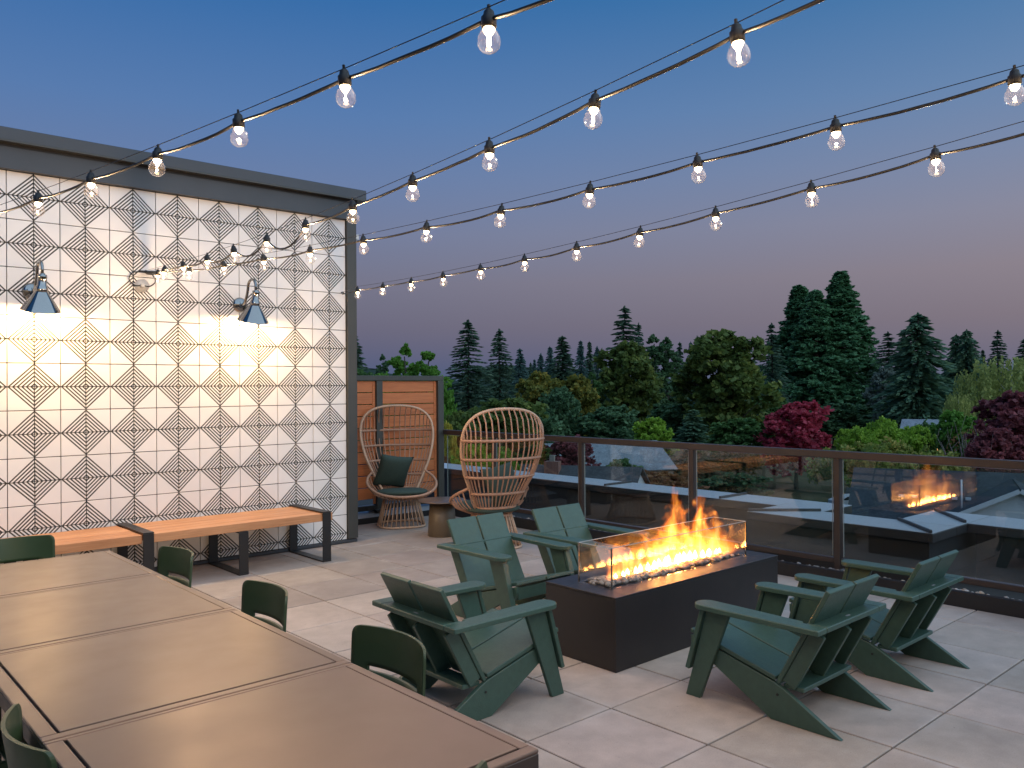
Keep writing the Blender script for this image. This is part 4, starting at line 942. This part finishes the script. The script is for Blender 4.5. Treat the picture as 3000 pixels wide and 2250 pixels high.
T = [
 ('fir', 1035, 980, 95, 150, 'firdark', 'dark fir peeking out beside the corner of the tiled building'),
 ('broad', 1048, 1058, 72, 140, 'mid', 'round green tree below the fir beside the building corner'),
 ('poplar', 1122, 1033, 150, 48, 'deep', 'small slim tree standing alone above the wooden screen'),
 ('broad', 1105, 1080, 80, 110, 'bright', 'low bushy tree just above the wooden screen, under the slim tree'),
 ('poplar', 1187, 998, 62, 100, 'bright', 'bright green poplar above the wooden screen, taller of the pair'),
 ('poplar', 1252, 1012, 60, 115, 'bright', 'bright green poplar above the right end of the wooden screen'),
 ('broad', 1285, 1088, 57, 105, 'bright', 'bright green tree spilling past the right post of the wooden screen'),
 ('spruce', 1372, 937, 115, 165, 'firdark', 'tall open spruce, first tall tree right of the wooden screen'),
 ('spruce', 1464, 963, 130, 125, 'firdark', 'tall spruce, second to the right of the wooden screen'),
 ('fir', 1524, 1022, 140, 85, 'firblue', 'short pointed fir right of the two tall spruces'),
 ('fir', 1585, 1036, 190, 62, 'firblue', 'small far fir in the dip of the treeline'),
 ('fir', 1566, 1053, 200, 45, 'firblue', 'smallest far fir in the dip of the treeline, left of another'),
 ('fir', 1649, 985, 150, 135, 'firdark', 'broad dark fir right of the dip in the treeline'),
 ('fir', 1612, 1015, 165, 70, 'firblue', 'slim fir close on the left of the broad dark fir'),
 ('fir', 1702, 998, 180, 66, 'firblue', 'slim fir close on the right of the broad dark fir'),
 ('fir', 1728, 1000, 184, 56, 'firdark', 'first of two thin firs left of the tallest central spruce'),
 ('fir', 1750, 1015, 188, 60, 'firblue', 'second of two thin firs left of the tallest central spruce'),
 ('spruce', 1831, 898, 122, 165, 'firdark', 'tallest spruce of the central treeline, rising behind an olive crown'),
 ('spruce', 1872, 945, 126, 80, 'firdark', 'thin ragged spruce leaning on the right of the tallest central one'),
 ('broad', 1835, 985, 100, 200, 'olive', 'olive green crown in front of the tallest central spruce'),
 ('broad', 1578, 1075, 88, 160, 'golden', 'golden green round tree above the back of the rattan chair'),
 ('broad', 1682, 1085, 86, 150, 'golden', 'yellowing round tree right of the golden green one'),
 ('poplar', 1735, 1086, 90, 66, 'mid', 'small pale green tree between the yellowing tree and the olive crown'),
 ('broad', 1640, 1120, 78, 130, 'deep', 'dark green tree low between the golden and the yellowing trees'),
 ('poplar', 1915, 973, 112, 96, 'deep', 'dark pointed tree right of the olive crown, left of a pair'),
 ('poplar', 1953, 982, 114, 96, 'deep', 'dark pointed tree right of the olive crown, right of a pair'),
 ('fir', 1992, 1003, 150, 62, 'firdark', 'small dark fir between the pointed pair and the big cottonwood'),
 ('fir', 2024, 1001, 152, 50, 'firblue', 'thin fir touching the left side of the big cottonwood'),
 ('fir', 2044, 985, 152, 60, 'firdark', 'fir spike rising over the left shoulder of the big cottonwood'),
 ('broad', 2118, 945, 84, 280, 'olive', 'big olive cottonwood with a visible trunk left of the sequoias'),
 ('fir', 2182, 990, 130, 140, 'firdark', 'dark fir behind the right shoulder of the big cottonwood'),
 ('spruce', 2262, 947, 140, 105, 'firdark', 'thin ragged spruce close on the left of the sequoias'),
 ('sequoia', 2344, 835, 166, 235, 'seq', 'giant sequoia, left one of the three'),
 ('sequoia', 2392, 845, 158, 215, 'seq', 'giant sequoia, shortest and middle one of the three'),
 ('sequoia', 2466, 794, 160, 250, 'seq', 'giant sequoia, tallest and right one of the three'),
 ('spruce', 2532, 938, 178, 125, 'firdark', 'dark spruce showing behind the right flank of the sequoias'),
 ('spruce', 2603, 973, 150, 130, 'firdark', 'gnarled conifer in the gap right of the sequoias'),
 ('broad', 2592, 1062, 140, 90, 'grey', 'grey green tree under the gnarled conifer'),
 ('cedar', 2692, 918, 105, 250, 'cedar', 'broad dark cedar with a bare trunk, right of the sequoias'),
 ('fir', 2650, 970, 112, 120, 'firdark', 'narrow dark fir against the left side of the broad cedar'),
 ('cedar', 2803, 980, 126, 125, 'cedar', 'weeping green conifer right of the broad cedar, shorter of a pair'),
 ('cedar', 2834, 966, 124, 150, 'cedar', 'weeping green conifer right of the broad cedar, taller of a pair'),
 ('spruce', 2925, 968, 160, 95, 'firdark', 'dark spruce over the pale birches at the right'),
 ('fir', 2880, 1025, 172, 52, 'firdark', 'little fir in the dip left of the right hand spruce'),
 ('spruce', 3000, 994, 150, 95, 'firdark', 'dark conifer cut off by the right edge'),
 ('birch', 2866, 1075, 76, 140, 'birch', 'pale yellow green birch left of the large one at the right edge'),
 ('birch', 2962, 1034, 74, 230, 'birch', 'large pale birch at the right edge above the purple tree'),
 ('birch', 2808, 1150, 66, 85, 'birch', 'small birch with white stems below the weeping conifers'),
 ('broad', 2968, 1128, 52, 235, 'maroon', 'dark purple leaved tree at the right edge'),
 ('broad', 2920, 1235, 47, 190, 'maroon', 'low purple bush behind the bare twigs'),
 ('wide', 2590, 1200, 62, 230, 'lime', 'yellow green spreading tree below the broad cedar'),
 ('wide', 2716, 1212, 62, 170, 'mid', 'green spreading tree right of the yellow green one'),
 ('broad', 2800, 1190, 60, 130, 'bright', 'bright green tree below the small birch'),
 ('wide', 2585, 1256, 46, 390, 'tip', 'wide tree with yellow tipped leaves just over the handrail'),
 ('broad', 2330, 1165, 66, 195, 'red', 'crimson tree left of the sequoia trunks'),
 ('bare', 2850, 1245, 48, 250, 'rust', 'bare twiggy shrub over the handrail at the right'),
 ('broad', 1908, 1213, 70, 120, 'lime', 'small bright tree just above the handrail in the middle'),
 ('fir', 2030, 1200, 76, 150, 'cedar', 'small green fir at the foot of the big cottonwood'),
 ('broad', 2160, 1215, 70, 180, 'mid', 'mixed green shrubs at the right foot of the big cottonwood'),
 ('broad', 1450, 1150, 50, 300, 'olive', 'olive tree right behind the rattan chair by the railing'),
 ('broad', 1345, 1180, 46, 150, 'olive', 'olive bush between the screen post and the rattan chair'),
 ('broad', 1312, 1216, 40, 75, 'yellow', 'yellow bush beside the screen post'),
 ('broad', 1392, 1276, 36, 170, 'lime', 'lime green bush seen through the rattan chair back'),
 ('broad', 1480, 1292, 38, 100, 'lime', 'small lime bush beside the second railing post'),
 ('broad', 1302, 1312, 34, 80, 'rust', 'reddish bush low beside the screen post'),
 ('broad', 1652, 1268, 50, 200, 'maroon', 'maroon tree behind the first clear glass pane'),
 ('broad', 1780, 1180, 76, 200, 'deep', 'dark green tree behind the handrail left of the small bright tree'),
 ('broad', 1560, 1185, 68, 190, 'deep', 'dark tree behind the handrail at the rattan chair'),
 ('broad', 1990, 1170, 90, 190, 'deep', 'dark tree left of the cottonwood trunk'),
 ('broad', 2250, 1150, 95, 150, 'mid', 'green tree between the cottonwood and the crimson tree'),
 ('broad', 2440, 1175, 112, 170, 'deep', 'dark tree round the foot of the sequoias'),
 ('broad', 1945, 1372, 44, 250, 'rust', 'rusty hedge seen low through the middle glass'),
 ('broad', 2140, 1375, 46, 240, 'deep', 'dark hedge seen low through the glass right of the rusty one'),
 ('broad', 1820, 1330, 48, 150, 'mid', 'green bush seen through the glass left of the rusty hedge'),
 ('broad', 2760, 1325, 47, 150, 'deep', 'dark bush seen through the glass behind the reflected flames'),
]
for a in T: tree(*a)

# far belt of wood that reads as one mass
wv, wf = [], []; rr = random.Random(77)
for k in range(64):
    u_ = 1050+k*32+rr.uniform(-14, 14); D_ = rr.uniform(250, 330); kind = rr.choice(('fir', 'fir', 'broad', 'spruce')); h0, w0, cm_, tm_ = rr.choice(PROTO[kind])
    b_ = gp(u_, D_); top_ = at(u_, rr.uniform(1052, 1108)+(40 if u_ < 1360 else 0), D_).z; sz = (top_-GZ)/h0; sx_ = rr.uniform(55, 110)*D_/FPX/(2*w0)
    k0 = len(wv); co = [0.0]*(len(cm_.vertices)*3); cm_.vertices.foreach_get('co', co)
    ca, sa = math.cos(k*1.3), math.sin(k*1.3)
    for i in range(0, len(co), 3): x, y, z = co[i]*sx_, co[i+1]*sx_, co[i+2]*sz; wv.append((b_.x+x*ca-y*sa, b_.y+x*sa+y*ca, GZ+z))
    nq = len(cm_.polygons); idx = [0]*(nq*4); cm_.polygons.foreach_get('vertices', idx) if False else cm_.loops.foreach_get('vertex_index', idx)
    wf += [(k0+idx[q*4], k0+idx[q*4+1], k0+idx[q*4+2], k0+idx[q*4+3]) for q in range(0, nq, 2 if kind != 'broad' else 2)]
me = bpy.data.meshes.new('distant_wood'); me.from_pydata(wv, [], wf); me.update()
tag(link('distant_wood', me, LM['firdark']), 'belt of dark woodland along the horizon', 'wood', kind='stuff')

# ------------------------------------------------------------------ houses below the terrace
def shingles(name, c):
    nb = NB(name); p = nb.coord('Object'); br = nb.n('ShaderNodeTexBrick'); nb.set(br.inputs['Vector'], nb.mapping(p, (1, 1, 1)))
    br.inputs['Scale'].default_value = 3.2; br.inputs['Color1'].default_value = (*[x*.8 for x in c], 1); br.inputs['Color2'].default_value = (*[x*1.2 for x in c], 1); br.inputs['Mortar'].default_value = (*[x*.55 for x in c], 1)
    br.inputs['Mortar Size'].default_value = .02; n_ = nb.noise(p, 1.2, 4); s_ = nb.vmath('SCALE', br.outputs['Color']); nb.set(s_.node.inputs['Scale'], nb.rng(n_, .3, .7, .8, 1.2))
    nb.pr(s_, .9, 0, .2); nb.bump(br.outputs['Fac'], .4, .02); return nb.m
def bricks(name):
    nb = NB(name); br = nb.n('ShaderNodeTexBrick'); nb.set(br.inputs['Vector'], nb.coord('Object')); br.inputs['Scale'].default_value = 6
    br.inputs['Color1'].default_value = (.20, .075, .05, 1); br.inputs['Color2'].default_value = (.28, .11, .075, 1); br.inputs['Mortar'].default_value = (.3, .27, .25, 1); nb.pr(br.outputs['Color'], .9); return nb.m
M['roofblue'] = shingles('slate_shingles', (.050, .062, .075)); M['roofgrey'] = shingles('grey_shingles', (.085, .088, .092)); M['roofpale'] = shingles('pale_shingles', (.26, .29, .32)); M['brick'] = bricks('chimney_brick')
M['siding'] = plain('white_siding', (.66, .68, .70), .7, 0, .05, 2); M['housewall'] = plain('stucco', (.30, .27, .23), .9, 0, .1, 1); M['litwin'] = emissive('lit_window', (1.0, .50, .18), 1.6); M['paneglass'] = plain('dark_window', (.02, .025, .03), .1)
def house(name, u, D, rz, w, d, hw, hr, roofm, wallm, label, ov=.35):
    t = empty(name, gp(u, D), rz, label=label, cat='house', group='houses below the terrace')
    MB().box(-w/2, w/2, -d/2, d/2, 0, hw).build('wall', wallm, t)
    gb = MB()
    for sx_ in (-1, 1): gb.prism([(-d/2, hw+.001), (d/2, hw+.001), (0, hw+hr*.97)], .12, 'X', sx_*(w/2-.06)-.06)
    gb.build('gable', M['siding'], t)
    L2 = math.hypot(d/2+ov, hr*(1+ov/(d/2))); a_ = math.atan2(hr, d/2)
    for sy_ in (-1, 1):
        m_ = Matrix.Translation((0, 0, hw+hr+.03)) @ Matrix.Rotation(sy_*-a_ if sy_ > 0 else a_, 4, 'X')
        if sy_ > 0: MB().box(-w/2-ov, w/2+ov, 0.002, L2, 0, .12, mtx=m_).build('roof', roofm, t)
        else: MB().box(-w/2-ov, w/2+ov, -L2, -.002, 0, .12, mtx=m_).build('roof', roofm, t)
    for x in (-w*.28, w*.05, w*.30):
        f_ = MB().box(x-.55, x+.55, -d/2-.04, -d/2-.001, hw*.45, hw*.82).build('window', M['paneglass'], t)
        MB().box(x-.62, x+.62, -d/2-.07, -d/2-.042, hw*.82, hw*.86).build('sill', M['siding'], f_)
    return t
vd = YAW-math.pi/2
hA = house('bungalow', 2960, 53, vd-.48, 18, 12, 3.3, 2.9, M['roofblue'], M['housewall'], 'house with dark blue shingles and a white cross gable, at the right')
# cross gable of that house, facing the terrace
cg = MB(); wg, hg, z0 = 4.0, 2.0, 3.9
cg.prism([(-wg, z0), (wg, z0), (0, z0+hg)], .15, 'Y', -6.6); cg.build('gable', M['siding'], hA)
for i in range(9):
    z = z0+.05+i*.21; hwid = wg*(1-(z-z0)/hg)-.1
    if hwid > .1: MB().box(-hwid, hwid, -6.63, -6.601, z, z+.19).build('siding_board', M['siding'], hA)
for sx_ in (-1, 1):
    a_ = math.atan2(hg, wg); l_ = math.hypot(wg, hg)+.5; m_ = Matrix.Translation((0, 0, z0+hg+.03)) @ Matrix.Rotation(sx_*a_, 4, 'Y')
    MB().box(0 if sx_ > 0 else -l_, l_ if sx_ > 0 else 0, -6.95, -.5, 0, .12, mtx=m_).build('roof', M['roofblue'], hA)
    MB().box(.01 if sx_ > 0 else -l_, l_ if sx_ > 0 else -.01, -7.03, -6.955, -.10, .15, mtx=m_).build('barge_board', M['siding'], hA)
for i in range(6): MB().box(-6.4+i*.75, -6.1+i*.75, -3.4, -3.2, 4.85, 5.0).build('roof_vent', M['siding'], hA)
MB().tube([(-2.9, -5.3, 4.0), (-2.9, -5.3, 6.3)], .05, 8).build('vent_pipe', M['siding'], hA)
hB = house('bungalow', 1600, 63, vd-.35, 14, 10, 3.6, 2.4, M['roofgrey'], M['housewall'], 'grey roofed house with a brick chimney, behind the rattan chair')
ch = MB().box(.2, 1.3, -1.3, -.5, 4.6, 6.5).build('chimney', M['brick'], hB); MB().box(.55, .9, -1.05, -.75, 6.51, 6.95).build('chimney_pot', M['housewall'], ch)
for x in (-1.6, -.9): MB().tube([(x, -2.4, 4.6), (x, -2.4, 6.0), (x+.12, -2.4, 6.1), (x+.22, -2.4, 6.0)], .05, 6).build('vent_pipe', M['siding'], hB, True)
house('bungalow', 1760, 92, vd+.3, 13, 9, 3.2, 2.6, M['roofpale'], M['housewall'], 'pale roofed house farther back through the glass')
house('cottage', 2236, 165, vd+1.35, 9, 7, 4.2, 3.0, M['roofgrey'], M['siding'], 'small white gabled house beside the crimson tree')
hE = house('cottage', 2762, 140, vd-.55, 12, 9, 3.6, 2.4, M['roofpale'], M['housewall'], 'house with glowing orange windows under the broad cedar')
for x in (-2.2, -1.0, .2, 3.2, 4.4): MB().box(x, x+.8, -4.56, -4.50, 1.2, 3.4).build('lit_window', M['litwin'], hE)
def car(u, D, rz, col, label):
    t = empty('parked_car', gp(u, D)+Vector((0, 0, .01)), rz, label=label, cat='car', group='cars parked on the street')
    MB().prism([(-2.2, .35), (2.2, .35), (2.25, .70), (2.05, .92), (1.1, 1.0), (.55, 1.42), (-1.2, 1.45), (-1.9, 1.05), (-2.25, .95)], 1.76, 'Y', -.88, .05).build('body', col, t)
    for y in (-.885, .86): MB().prism([(.98, 1.0), (.52, 1.36), (-1.12, 1.38), (-1.65, 1.05)], .025, 'Y', y).build('side_window', M['paneglass'], t)
    for x in (-1.4, 1.4):
        for y in (-.9, .72): MB().lathe([(0, 0), (.2, 0), (.33, .02), (.33, .16), (.2, .18), (0, .18)], 16, mtx=Matrix.Translation((x, y, .33)) @ Matrix.Rotation(rad(-90), 4, 'X')).build('wheel', M['rubber'], t)
M['carwhite'] = plain('white_car_paint', (.62, .64, .66), .25); M['carblue'] = plain('blue_car_paint', (.05, .12, .20), .25)
car(2500, 80, vd+.1, M['carwhite'], 'white car parked on the street under the trees'); car(2570, 76, vd+.12, M['carblue'], 'blue car parked behind the white one')
